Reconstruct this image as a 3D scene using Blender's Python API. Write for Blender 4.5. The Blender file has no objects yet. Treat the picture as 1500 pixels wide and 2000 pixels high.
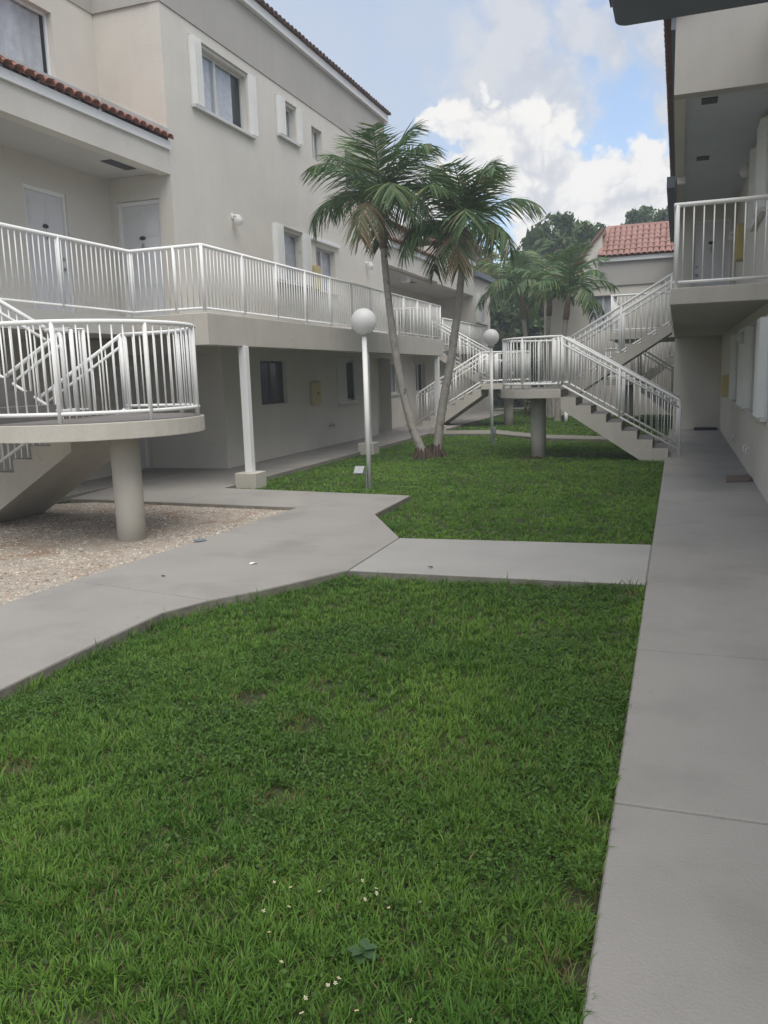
import bpy, math, random
import numpy as np
from mathutils import Vector, Matrix
random.seed(7); RNG = np.random.default_rng(11)
R = math.radians
sc = bpy.context.scene
COL = sc.collection

# ------------------------------------------------------------------ camera
yaw, pitch, roll, H = R(19.8), R(9.4), R(-1.8), 1.75
fw = Vector((-math.sin(yaw)*math.cos(pitch), math.cos(yaw)*math.cos(pitch), -math.sin(pitch)))
rt = Vector((math.cos(yaw), math.sin(yaw), 0)); up = rt.cross(fw)
rt2 = rt*math.cos(roll)+up*math.sin(roll); up2 = -rt*math.sin(roll)+up*math.cos(roll)
cam = bpy.data.cameras.new('camera'); cam.sensor_fit = 'VERTICAL'; cam.sensor_height = 24; cam.lens = 19.2
cam.clip_start = 0.05; cam.clip_end = 2000
co = bpy.data.objects.new('camera', cam); COL.objects.link(co)
co.matrix_world = Matrix(((rt2.x, up2.x, -fw.x, 0), (rt2.y, up2.y, -fw.y, 0), (rt2.z, up2.z, -fw.z, H), (0, 0, 0, 1)))
sc.camera = co

# ------------------------------------------------------------------ world, sun, exposure
SUN_EL, SUN_AZ = R(65), R(150)          # azimuth measured clockwise from +Y (the courtyard's axis)
SKY_STRENGTH, SUN_STRENGTH, EXPOSURE = 0.14, 1.9, 0.78
wd = bpy.data.worlds.new('World'); sc.world = wd; wd.use_nodes = True
nt = wd.node_tree; nt.nodes.clear()
def WN(t, **k):
    n = nt.nodes.new(t)
    for a, b in k.items(): setattr(n, a, b)
    return n
def wl(a, b): nt.links.new(a, b)
def wmath(op, a, b=None, c=None, clamp=False):
    n = WN('ShaderNodeMath', operation=op, use_clamp=clamp)
    for i, x in enumerate((a, b, c)):
        if x is None: continue
        if hasattr(x, 'is_linked'): wl(x, n.inputs[i])
        else: n.inputs[i].default_value = x
    return n.outputs[0]
def wsmooth(x, lo, hi):
    n = WN('ShaderNodeMapRange', interpolation_type='SMOOTHSTEP'); wl(x, n.inputs[0])
    n.inputs[1].default_value = lo; n.inputs[2].default_value = hi
    return n.outputs[0]
def wmix(f, a, b):
    n = WN('ShaderNodeMix', data_type='RGBA')
    if hasattr(f, 'is_linked'): wl(f, n.inputs[0])
    else: n.inputs[0].default_value = f
    for s, x in ((6, a), (7, b)):
        if hasattr(x, 'is_linked'): wl(x, n.inputs[s])
        else: n.inputs[s].default_value = (*x, 1)
    return n.outputs[2]
def wnoise(vec, scale, detail, rough, off=(0, 0, 0)):
    m = WN('ShaderNodeVectorMath', operation='ADD'); wl(vec, m.inputs[0]); m.inputs[1].default_value = off
    n = WN('ShaderNodeTexNoise'); wl(m.outputs[0], n.inputs['Vector'])
    n.inputs['Scale'].default_value = scale; n.inputs['Detail'].default_value = detail; n.inputs['Roughness'].default_value = rough
    return n
sky = WN('ShaderNodeTexSky', sky_type='NISHITA', sun_disc=False)
sky.sun_elevation = SUN_EL; sky.sun_rotation = SUN_AZ; sky.air_density = 1.0; sky.dust_density = 1.5; sky.ozone_density = 1.5
tc = WN('ShaderNodeTexCoord'); D = tc.outputs['Generated']
# billowing displacement of the direction, so that cloud edges break up into lumps
n1 = wnoise(D, 9, 6, .62); s1 = WN('ShaderNodeVectorMath', operation='SUBTRACT'); wl(n1.outputs['Color'], s1.inputs[0]); s1.inputs[1].default_value = (.5, .5, .5)
sc1 = WN('ShaderNodeVectorMath', operation='SCALE'); wl(s1.outputs[0], sc1.inputs[0]); sc1.inputs['Scale'].default_value = .08
ad = WN('ShaderNodeVectorMath', operation='ADD'); wl(D, ad.inputs[0]); wl(sc1.outputs[0], ad.inputs[1]); DD = ad.outputs[0]
def wvor(scale, off):
    m = WN('ShaderNodeVectorMath', operation='ADD'); wl(DD, m.inputs[0]); m.inputs[1].default_value = off
    n = WN('ShaderNodeTexVoronoi', feature='F1'); wl(m.outputs[0], n.inputs['Vector']); n.inputs['Scale'].default_value = scale
    return n.outputs['Distance']
v1, v2, v3 = wvor(22, (0, 0, 0)), wvor(46, (1, 2, 3)), wvor(95, (4, 2, 3))
bil = wmath('ADD', wmath('ADD', wmath('MULTIPLY', v1, .5), wmath('MULTIPLY', v2, .3)), wmath('MULTIPLY', v3, .2))     # 0 on the crown of a billow
bump_ = wmath('MULTIPLY', wmath('SUBTRACT', bil, .56), .055)
def blob(c, r, soft):
    d = WN('ShaderNodeVectorMath', operation='DISTANCE'); wl(DD, d.inputs[0]); d.inputs[1].default_value = c
    return wsmooth(wmath('ADD', d.outputs['Value'], bump_), r+soft, r-soft)
def union(bl):
    o = None
    for b in bl:
        x = blob(*b); o = x if o is None else wmath('MAXIMUM', o, x)
    return o
hard = union([((-.2479, .927, .268), .022, .006), ((-.2121, .9332, .262), .034, .006), ((-.1941, .9402, .235), .05, .008), ((-.1564, .9545, .2354), .05, .009),
              ((-.1275, .9700, .205), .045, .008), ((-.0823, .9793, .1851), .052, .006), ((-.0402, .9750, .190), .05, .006), ((-.0020, .9790, .185), .055, .007),
              ((-.1156, .9802, .150), .06, .01), ((-.29, .935, .19), .05, .01), ((-.36, .92, .16), .055, .01), ((.10, .97, .19), .06, .008), ((.17, .96, .17), .06, .008)])
softc = union([((-.1749, .9310, .3203), .055, .03), ((-.1978, .9336, .2987), .05, .03), ((-.1700, .9190, .3560), .04, .02), ((-.1543, .9432, .2994), .05, .03), ((-.1264, .9446, .2818), .03, .02),
               ((-.1113, .9300, .345), .03, .02), ((-.079, .9390, .333), .028, .02), ((-.052, .9370, .345), .026, .02), ((-.0027, .9476, .3285), .05, .02), ((.0125, .9591, .2823), .04, .02)])
thin = union([((-.33, .90, .28), .11, .10), ((-.38, .87, .33), .13, .10), ((-.27, .90, .36), .08, .07)])
# out-of-view cloud, thickened to lift ambient light, kept off the part modelled above
gn = wnoise(D, 3.2, 7, .6, (4.1, 1.7, 2.2)); gen = wsmooth(gn.outputs['Fac'], .38, .54)
far = WN('ShaderNodeVectorMath', operation='DISTANCE'); wl(D, far.inputs[0]); far.inputs[1].default_value = (-.13, .945, .29)
gen = wmath('MULTIPLY', gen, wsmooth(far.outputs['Value'], .30, .50))
det = wnoise(DD, 16, 6, .6, (3, 3, 1)); det2 = wnoise(DD, 5, 4, .5, (7, 1, 1))
lump = wsmooth(wmath('ADD', wmath('MULTIPLY', wmath('SUBTRACT', 1., bil), .6), wmath('ADD', wmath('MULTIPLY', det.outputs['Fac'], .25), wmath('MULTIPLY', det2.outputs['Fac'], .30))), .40, .64)
SKYV = 1/SKY_STRENGTH
cl_white = wmix(lump, (.40*SKYV, .41*SKYV, .44*SKYV), (.58*SKYV, .57*SKYV, .555*SKYV))
cl_soft = wmix(lump, (.36*SKYV, .375*SKYV, .41*SKYV), (.43*SKYV, .435*SKYV, .45*SKYV))
veil = wmix(.22, sky.outputs[0], (.33*SKYV, .375*SKYV, .43*SKYV))        # thin high cloud everywhere
c = wmix(wmath('MULTIPLY', gen, .9), veil, cl_white)
c = wmix(wmath('MULTIPLY', thin, .8), c, (.345*SKYV, .385*SKYV, .45*SKYV))
c = wmix(wmath('MULTIPLY', softc, .85), c, cl_soft)
c = wmix(wmath('MULTIPLY', hard, .97), c, cl_white)
bg = WN('ShaderNodeBackground'); wl(c, bg.inputs[0]); bg.inputs[1].default_value = SKY_STRENGTH
wo = WN('ShaderNodeOutputWorld'); wl(bg.outputs[0], wo.inputs[0])
sl = bpy.data.lights.new('sun', 'SUN'); sl.energy = SUN_STRENGTH; sl.angle = R(60); sl.color = (1, .955, .89)
so = bpy.data.objects.new('sun', sl); COL.objects.link(so)
sd = Vector((math.sin(SUN_AZ)*math.cos(SUN_EL), math.cos(SUN_AZ)*math.cos(SUN_EL), math.sin(SUN_EL)))
so.rotation_euler = sd.to_track_quat('Z', 'Y').to_euler()
vs = sc.view_settings; vs.view_transform = 'Standard'; vs.look = 'None'; vs.gamma = 1; vs.exposure = EXPOSURE
try: vs.use_curve_mapping = False
except Exception: pass
sc.render.engine = 'CYCLES'; sc.cycles.max_bounces = 7; sc.cycles.diffuse_bounces = 4; sc.cycles.transparent_max_bounces = 12
sc.cycles.use_denoising = True

# ------------------------------------------------------------------ materials
def mat(name, base, rough=.8, var=.0, vscale=2., bump=0., bscale=60., spots=None, attr=None, spec=.3, trans=0., detail=6, streak=0., metallic=0.):
    m = bpy.data.materials.new(name); m.use_nodes = True; t = m.node_tree; b = t.nodes['Principled BSDF']
    b.inputs['Roughness'].default_value = rough; b.inputs['Specular IOR Level'].default_value = spec; b.inputs['Metallic'].default_value = metallic
    N = t.nodes.new; L = t.links.new
    g = N('ShaderNodeNewGeometry'); P = g.outputs['Position']
    rgb = N('ShaderNodeRGB'); rgb.outputs[0].default_value = (*base, 1); cur = rgb.outputs[0]
    if attr:
        a = N('ShaderNodeAttribute'); a.attribute_name = attr; cur = a.outputs['Color']
    def noise(scale, det=detail, ro=.6, vec=P):
        n = N('ShaderNodeTexNoise'); L(vec, n.inputs['Vector']); n.inputs['Scale'].default_value = scale; n.inputs['Detail'].default_value = det; n.inputs['Roughness'].default_value = ro
        return n.outputs['Fac']
    def ramp(x, lo, hi, a, b2):
        n = N('ShaderNodeMapRange'); L(x, n.inputs[0]); n.inputs[1].default_value = lo; n.inputs[2].default_value = hi; n.inputs[3].default_value = a; n.inputs[4].default_value = b2
        return n.outputs[0]
    def mult(col, fac):
        n = N('ShaderNodeVectorMath'); n.operation = 'SCALE'; L(col, n.inputs[0]); L(fac, n.inputs['Scale']); return n.outputs[0]
    if var: cur = mult(cur, ramp(noise(vscale), .3, .7, 1-var, 1+var))
    if streak:
        mp = N('ShaderNodeMapping'); L(P, mp.inputs['Vector']); mp.inputs['Scale'].default_value = (5, 5, .35)
        cur = mult(cur, ramp(noise(1.0, 5, .65, mp.outputs[0]), .45, .72, 1.0, 1-streak))
    if spots:
        for (scale, lo, hi, col) in spots:
            mx = N('ShaderNodeMix'); mx.data_type = 'RGBA'; L(ramp(noise(scale, 4), lo, hi, 0, 1), mx.inputs[0]); L(cur, mx.inputs[6]); mx.inputs[7].default_value = (*col, 1); cur = mx.outputs[2]
    L(cur, b.inputs['Base Color'])
    if bump:
        bp = N('ShaderNodeBump'); bp.inputs['Strength'].default_value = bump; bp.inputs['Distance'].default_value = .01
        L(noise(bscale, 5), bp.inputs['Height']); L(bp.outputs[0], b.inputs['Normal'])
    if trans:
        tr = N('ShaderNodeBsdfTranslucent'); L(cur, tr.inputs['Color']); ms = N('ShaderNodeMixShader'); ms.inputs[0].default_value = trans
        L(b.outputs[0], ms.inputs[1]); L(tr.outputs[0], ms.inputs[2]); L(ms.outputs[0], t.nodes['Material Output'].inputs[0])
    return m
M = {}
M['stucco'] = mat('stucco', (.60, .572, .515), .9, .055, .9, .6, 40, streak=.025, spots=[(2.2, .70, .78, (.47, .44, .385))])
M['stucco_gray'] = mat('stucco_gray', (.395, .38, .35), .9, .05, 1.0, .3, 45, streak=.05)
M['soffit'] = mat('soffit', (.50, .49, .46), .9, .05, 1.5, .2, 50)
M['concrete'] = mat('painted_concrete', (.50, .475, .42), .85, .06, 2.5, .45, 30, spots=[(5, .66, .74, (.40, .375, .33))], streak=.06)
M['walk'] = mat('walk_paint', (.285, .272, .252), .72, .07, .8, .5, 75, spots=[(38, .74, .80, (.15, .14, .13)), (1.1, .50, .75, (.225, .215, .198)), (7, .70, .78, (.21, .20, .185)), (3.1, .72, .80, (.33, .315, .29))], spec=.35)
M['walk_new'] = mat('walk_concrete', (.325, .318, .30), .75, .07, 1.2, .5, 75, spots=[(30, .76, .82, (.2, .19, .17))])
M['joint'] = mat('joint', (.10, .095, .085), .95)
M['kerb'] = mat('kerb_side', (.20, .19, .16), .95, .2, 6, .6, 30)
M['tread'] = mat('tread_paint', (.17, .16, .155), .8, .1, 4, .4, 60)
M['white'] = mat('white_paint', (.78, .785, .77), .9, .05, 3, .08, 30, spots=[(24, .73, .77, (.40, .37, .33))], spec=.05)
M['shutter'] = mat('shutter_paint', (.64, .65, .63), .8, .05, 3, .08, 30, spec=.1)
M['whitewall'] = mat('white_trim', (.74, .745, .74), .6, .04, 2, .1, 40)
M['door'] = mat('door_paint', (.62, .625, .64), .5, .03, 2)
M['frame'] = mat('window_frame', (.55, .55, .53), .5, .04, 4)
M['bronze'] = mat('dark_metal', (.04, .04, .045), .5)
M['dark'] = mat('dark_interior', (.035, .037, .042), .9)
M['curtain'] = mat('curtain', (.62, .60, .60), .9, .15, 8)
M['tile'] = mat('terracotta', (.285, .13, .098), .85, .22, 7, .3, 60, spots=[(9, .62, .72, (.22, .12, .10))])
M['tile_pink'] = mat('terracotta_pale', (.33, .19, .162), .85, .20, 3, .3, 60)
M['tile_dark'] = mat('weathered_tile', (.20, .125, .105), .9, .2, 5, .3, 60)
M['flash'] = mat('flashing', (.40, .42, .42), .5, .1, 4)
M['globe'] = mat('globe_plastic', (.78, .78, .77), .3, .02, 2, spec=.4, trans=.45)
M['yellow'] = mat('yellow_box', (.50, .42, .20), .6, .1, 8)
M['red'] = mat('red_print', (.35, .08, .06), .6)
M['metal'] = mat('galvanised', (.33, .34, .35), .45, .1, 10, metallic=.4)
M['mat'] = mat('door_mat', (.20, .15, .125), .95, .15, 14, .6, 150)
M['blackmat'] = mat('black_mat', (.018, .02, .03), .9, .1, 20)
M['soil'] = mat('lawn_soil', (.040, .052, .018), .95, .35, 4, .8, 25, spots=[(3.0, .60, .70, (.10, .078, .05))])
M['gravelbed'] = mat('gravel_bed', (.33, .29, .24), .95, .3, 14, .9, 40, spots=[(1.6, .54, .66, (.25, .175, .12)), (50, .6, .66, (.45, .42, .38))])
M['pebble'] = mat('pebble', (.4, .37, .33), .85, attr='col')
M['grass'] = mat('grass_blade', (.07, .14, .02), .55, attr='col', trans=.32, spec=.25)
M['leaf'] = mat('leaf', (.06, .1, .02), .5, attr='col', trans=.38, spec=.3)
M['palmleaf'] = mat('palm_leaflet', (.035, .075, .028), .45, attr='col', trans=.34, spec=.45)
M['trunk'] = mat('palm_trunk', (.31, .29, .26), .9, .2, 6, .7, 25, spots=[(5, .62, .7, (.15, .12, .10))])
M['shaft'] = mat('crownshaft', (.17, .20, .10), .6, .15, 5)
M['shaftbrown'] = mat('old_leaf_base', (.16, .115, .085), .8, .2, 8, .3, 20)
M['roots'] = mat('root_mass', (.085, .06, .045), .95, .3, 12, .9, 30)
M['bark'] = mat('bark', (.13, .11, .09), .95, .25, 5, .8, 20)
M['petal'] = mat('petal', (.66, .64, .52), .6, trans=.2)
M['pollen'] = mat('pollen', (.55, .38, .05), .8)
M['paper'] = mat('paper', (.75, .74, .70), .7)
M['soffit_skytint'] = mat('soffit_skylight_tint', (.46, .50, .53), .9, .05, 1.5, .2, 50)  # blue of skylight and lens flare put into the right soffit's colour
M['eave'] = mat('eave_shade_tone', (.15, .175, .205), .8, .06, 2, .1, 30)  # shade and cool skylight under the overhang put into its dark colour
# window glass: clear pane with reflection
gm = bpy.data.materials.new('pane_glass'); gm.use_nodes = True; t = gm.node_tree; t.nodes.clear()
gl = t.nodes.new('ShaderNodeBsdfGlossy'); gl.inputs['Roughness'].default_value = .03; gl.inputs['Color'].default_value = (.85, .9, .95, 1)
tr = t.nodes.new('ShaderNodeBsdfTransparent'); tr.inputs['Color'].default_value = (.90, .92, .94, 1)
fr = t.nodes.new('ShaderNodeFresnel'); fr.inputs['IOR'].default_value = 1.5; mx = t.nodes.new('ShaderNodeMixShader'); out = t.nodes.new('ShaderNodeOutputMaterial')
bf = t.nodes.new('ShaderNodeNewGeometry'); m1 = t.nodes.new('ShaderNodeMath'); m1.operation = 'SUBTRACT'; m1.inputs[0].default_value = 1; t.links.new(bf.outputs['Backfacing'], m1.inputs[1])
m2 = t.nodes.new('ShaderNodeMath'); m2.operation = 'MULTIPLY'; t.links.new(fr.outputs[0], m2.inputs[0]); t.links.new(m1.outputs[0], m2.inputs[1]); t.links.new(m2.outputs[0], mx.inputs[0]); t.links.new(tr.outputs[0], mx.inputs[1]); t.links.new(gl.outputs[0], mx.inputs[2]); t.links.new(mx.outputs[0], out.inputs[0]); M['glass'] = gm

# ------------------------------------------------------------------ mesh helpers
ORG = {}
class B:
    def __init__(s): s.v = []; s.f = []
    def add(s, v, f):
        o = len(s.v); s.v += [tuple(p) for p in v]; s.f += [tuple(i+o for i in q) for q in f]; return s
    def box(s, a, b):
        x0, y0, z0 = [min(p, q) for p, q in zip(a, b)]; x1, y1, z1 = [max(p, q) for p, q in zip(a, b)]
        return s.add([(x0, y0, z0), (x1, y0, z0), (x1, y1, z0), (x0, y1, z0), (x0, y0, z1), (x1, y0, z1), (x1, y1, z1), (x0, y1, z1)],
                     [(0, 3, 2, 1), (4, 5, 6, 7), (0, 1, 5, 4), (1, 2, 6, 5), (2, 3, 7, 6), (3, 0, 4, 7)])
    def prism(s, poly, axis, a, b):
        # polygon in the two other axes, extruded along axis from a to b
        def P(p, h):
            return {'x': (h, p[0], p[1]), 'y': (p[0], h, p[1]), 'z': (p[0], p[1], h)}[axis]
        n = len(poly)
        return s.add([P(p, a) for p in poly]+[P(p, b) for p in poly],
                     [tuple(range(n))[::-1], tuple(range(n, 2*n))]+[(i, (i+1) % n, n+(i+1) % n, n+i) for i in range(n)])
    def tube(s, path, r, n=8, caps=True):
        P = [Vector(p) for p in path]; k = len(P); rr = r if isinstance(r, (list, tuple)) else [r]*k
        T = []
        for i in range(k):
            a = (P[i]-P[i-1]).normalized() if i else (P[1]-P[0]).normalized()
            b = (P[i+1]-P[i]).normalized() if i < k-1 else a
            T.append((a+b).normalized() if (a+b).length > 1e-6 else a)
        ref = Vector((0, 0, 1)) if abs(T[0].z) < .9 else Vector((1, 0, 0))
        u = T[0].cross(ref).normalized(); vs_, fs = [], []
        for i in range(k):
            u = (u-T[i]*u.dot(T[i])).normalized(); w = T[i].cross(u)
            for j in range(n):
                a = 2*math.pi*j/n; vs_.append(P[i]+(u*math.cos(a)+w*math.sin(a))*rr[i])
        for i in range(k-1):
            for j in range(n): fs.append((i*n+j, i*n+(j+1) % n, (i+1)*n+(j+1) % n, (i+1)*n+j))
        if caps: fs += [tuple(range(n))[::-1], tuple(range((k-1)*n, k*n))]
        return s.add(vs_, fs)
    def sphere(s, c, r, n=24, m=14, sz=1.):
        vs_ = [(c[0], c[1], c[2]-r*sz)]; fs = []
        for i in range(1, m):
            ph = -math.pi/2+math.pi*i/m
            for j in range(n):
                a = 2*math.pi*j/n; vs_.append((c[0]+r*math.cos(ph)*math.cos(a), c[1]+r*math.cos(ph)*math.sin(a), c[2]+r*sz*math.sin(ph)))
        vs_.append((c[0], c[1], c[2]+r*sz)); e = len(vs_)-1
        for j in range(n):
            fs.append((0, 1+(j+1) % n, 1+j)); fs.append((e, e-n+j, e-n+(j+1) % n))
        for i in range(m-2):
            for j in range(n): fs.append((1+i*n+j, 1+i*n+(j+1) % n, 1+(i+1)*n+(j+1) % n, 1+(i+1)*n+j))
        return s.add(vs_, fs)
    def build(s, name, m, parent=None, smooth=False, bevel=0):
        me = bpy.data.meshes.new(name); o = ORG[parent.name] if parent else Vector((0, 0, 0))
        me.from_pydata([(x-o.x, y-o.y, z-o.z) for x, y, z in s.v], [], s.f); me.update()
        me.materials.append(M[m])
        if smooth:
            me.polygons.foreach_set('use_smooth', [len(p.vertices) <= 4 for p in me.polygons])
        ob = bpy.data.objects.new(name, me); COL.objects.link(ob)
        if parent: ob.parent = parent
        ORG[ob.name] = o
        if bevel:
            bv = ob.modifiers.new('bevel', 'BEVEL'); bv.width = bevel; bv.segments = 2; bv.limit_method = 'ANGLE'
        return ob
def tag(o, label=None, cat=None, group=None, kind=None):
    if label: o['label'] = label
    if cat: o['category'] = cat
    if group: o['group'] = group
    if kind: o['kind'] = kind
    return o
def thing(name, label, cat, loc, group=None, kind=None):
    o = bpy.data.objects.new(name, None); COL.objects.link(o); o.location = loc; o.empty_display_size = .2
    ORG[o.name] = Vector(loc); tag(o, label, cat, group, kind); return o
def inst(name, me, parent, loc, scale=(1, 1, 1), rot=(0, 0, 0)):
    ob = bpy.data.objects.new(name, me); COL.objects.link(ob); ob.parent = parent
    ob.location = Vector(loc)-ORG[parent.name]; ob.scale = scale; ob.rotation_euler = rot; ORG[ob.name] = ORG[parent.name]; return ob
def raw(b, name, m, smooth=True):
    me = bpy.data.meshes.new(name); me.from_pydata(b.v, [], b.f); me.update(); me.materials.append(M[m])
    if smooth: me.polygons.foreach_set('use_smooth', [len(p.vertices) <= 4 for p in me.polygons])
    return me

BAL = raw(B().tube([(0, 0, 0), (0, 0, 1)], .0095, 6), 'baluster', 'white')
POST = raw(B().tube([(0, 0, 0), (0, 0, 1)], .026, 10), 'post', 'white')

# ------------------------------------------------------------------ ground
def flat(name, polys, z, m, kind='structure', parent=None):
    b = B()
    for p in polys: b.add([(x, y, z) for x, y in p], [tuple(range(len(p)))])
    return tag(b.build(name, m, parent), kind=kind) if not parent else b.build(name, m, parent)
GZ = -.09
g = B(); n = 40; xs = np.concatenate(([-400, -120, -60], np.linspace(-30, 30, 31), [60, 120, 400])); ys = np.concatenate(([-200, -40], np.linspace(-10, 70, 41), [120, 250, 500]))
for y in ys:
    for x in xs: g.v.append((x, y, GZ+random.uniform(-.006, .006)))
nx = len(xs)
for j in range(len(ys)-1):
    for i in range(nx-1): g.f.append((j*nx+i, j*nx+i+1, (j+1)*nx+i+1, (j+1)*nx+i))
tag(g.build('lawn_ground', 'soil', smooth=True), kind='structure')
tag(B().prism([(-.95, GZ-.05), (-.95, GZ+.006), (-.22, GZ+.054), (-.19, GZ+.054), (-.19, GZ-.05)], 'y', -3.5, 6.86).build('soil_bank', 'soil'), kind='structure')
GRAVEL = [(-13, -4), (-5.2, -4), (-5.2, 5.08), (-5.03, 7.8), (-4.93, 10.15), (-8.57, 10.4), (-10.2, 9.6), (-13, 9.6)]
flat('gravel_bed', [GRAVEL], -.052, 'gravelbed')
def slab(root, poly, m, top=0., gap=.007):
    cx = sum(p[0] for p in poly)/len(poly); cy = sum(p[1] for p in poly)/len(poly)
    b = B(); pp = []
    for x, y in poly:
        d = math.hypot(cx-x, cy-y); pp.append((x+(cx-x)/d*gap, y+(cy-y)/d*gap))
    b.prism(pp, 'z', -.2, top); return b.build('slab', m, root, bevel=.009)
def walkway(name, panels, m, top=0.):
    e = thing(name, None, None, (panels[0][0][0], panels[0][0][1], 0), kind='structure')
    for p in panels: slab(e, p, m, top)
    # dark bed seen in the joints and along the sides
    b = B()
    for p in panels: b.prism(p, 'z', -.25, -.012)
    b.build('bed', 'kerb', e)
    return e
XL, XR = -.205, 1.13
js = [-3.5, -.6, 1.35, 3.235, 5.2, 6.9, 8.51, 10.4, 12.3, 14.2, 16.1, 18.0, 20., 22., 25.1]
walkway('walkway', [[(XL, a), (XR, a), (XR, b), (XL, b)] for a, b in zip(js[:-1], js[1:])], 'walk')
walkway('walkway', [[(XL-.0, 6.88), (XL, 8.505), (-2.84, 8.36), (-2.82, 6.82)]], 'walk_new', -.004)
LW = [[(-3.74, -4), (-3.74, -.3), (-5.2, -.3), (-5.2, -4)],
      [(-3.74, -.3), (-3.72, 3.4), (-5.2, 3.4), (-5.2, -.3)],
      [(-3.72, 3.4), (-3.73, 4.5), (-3.72, 5.2), (-3.55, 5.6), (-5.17, 5.9), (-5.2, 5.08), (-5.2, 3.4)],
      [(-3.55, 5.6), (-3.28, 5.98), (-2.82, 6.82), (-2.84, 8.36), (-5.02, 8.1), (-5.03, 7.8), (-5.17, 5.9)],
      [(-2.84, 8.36), (-3.65, 9.8), (-3.69, 11.42), (-4.93, 10.15), (-5.02, 8.1)],
      [(-3.69, 11.42), (-7.15, 11.85), (-7.0, 10.29), (-4.93, 10.15)],
      [(-7.15, 11.85), (-9.3, 12.1), (-9.0, 10.37), (-8.57, 10.4), (-7.0, 10.29)]]
walkway('walkway', LW, 'walk')
js2 = [11.85, 14.5, 17.3, 20.1, 22.7, 25.5, 28.5, 31.5, 34.5, 38]
walkway('walkway', [[(-7.12, a), (-7.12, b), (-9.3, b), (-9.3, a+.0)] for a, b in zip(js2[:-1], js2[1:])], 'walk', -.006)
walkway('walkway', [[(-9.32, 9.6), (-9.32, 15.2), (-13, 15.2), (-13, 9.6)]], 'walk', -.006)
walkway('walkway', [[(XL-.002, 21.2), (XL-.002, 22.4), (-1.98, 22.7), (-1.89, 21.65)], [(-1.89, 21.65), (-1.98, 22.7), (-3.56, 23.4), (-3.37, 22.1)],
                     [(-3.37, 22.1), (-3.56, 23.4), (-5.35, 25.4), (-5.0, 23.8)], [(-5.0, 23.8), (-5.35, 25.4), (-7.1, 25.3), (-7.1, 23.9)]], 'walk_new', -.03)
walkway('walkway', [[(-8.5, 39.5), (-8.5, 41), (-5, 42.5), (-5, 41)], [(-5, 41), (-5, 42.5), (2, 43), (2, 41.6)]], 'walk_new', -.03)

# ------------------------------------------------------------------ walls, windows, doors
def mapper(plane, c, s):
    if plane == 'x': return lambda u, v, d: (c+s*d, u, v)
    return lambda u, v, d: (u, c+s*d, v)
def mbox(b, mp, u0, u1, v0, v1, d0, d1): return b.box(mp(u0, v0, d0), mp(u1, v1, d1))
def wall(root, plane, c, s, u0, u1, v0, v1, holes=(), m='stucco', name='wall', reveal=.10):
    mp = mapper(plane, c, s); us = sorted({u0, u1}|{h[0] for h in holes}|{h[1] for h in holes}); vv = sorted({v0, v1}|{h[2] for h in holes}|{h[3] for h in holes})
    b = B()
    for a, a2 in zip(us[:-1], us[1:]):
        for e, e2 in zip(vv[:-1], vv[1:]):
            if any(h[0] <= a and a2 <= h[1] and h[2] <= e and e2 <= h[3] for h in holes): continue
            b.add([mp(a, e, 0), mp(a2, e, 0), mp(a2, e2, 0), mp(a, e2, 0)], [(0, 1, 2, 3)])
    for h in holes:
        q = [(h[0], h[2]), (h[1], h[2]), (h[1], h[3]), (h[0], h[3])]
        for i in range(4):
            p, r = q[i], q[(i+1) % 4]; b.add([mp(*p, 0), mp(*r, 0), mp(*r, -reveal), mp(*p, -reveal)], [(0, 1, 2, 3)])
    return b.build(name, m, root)
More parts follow.
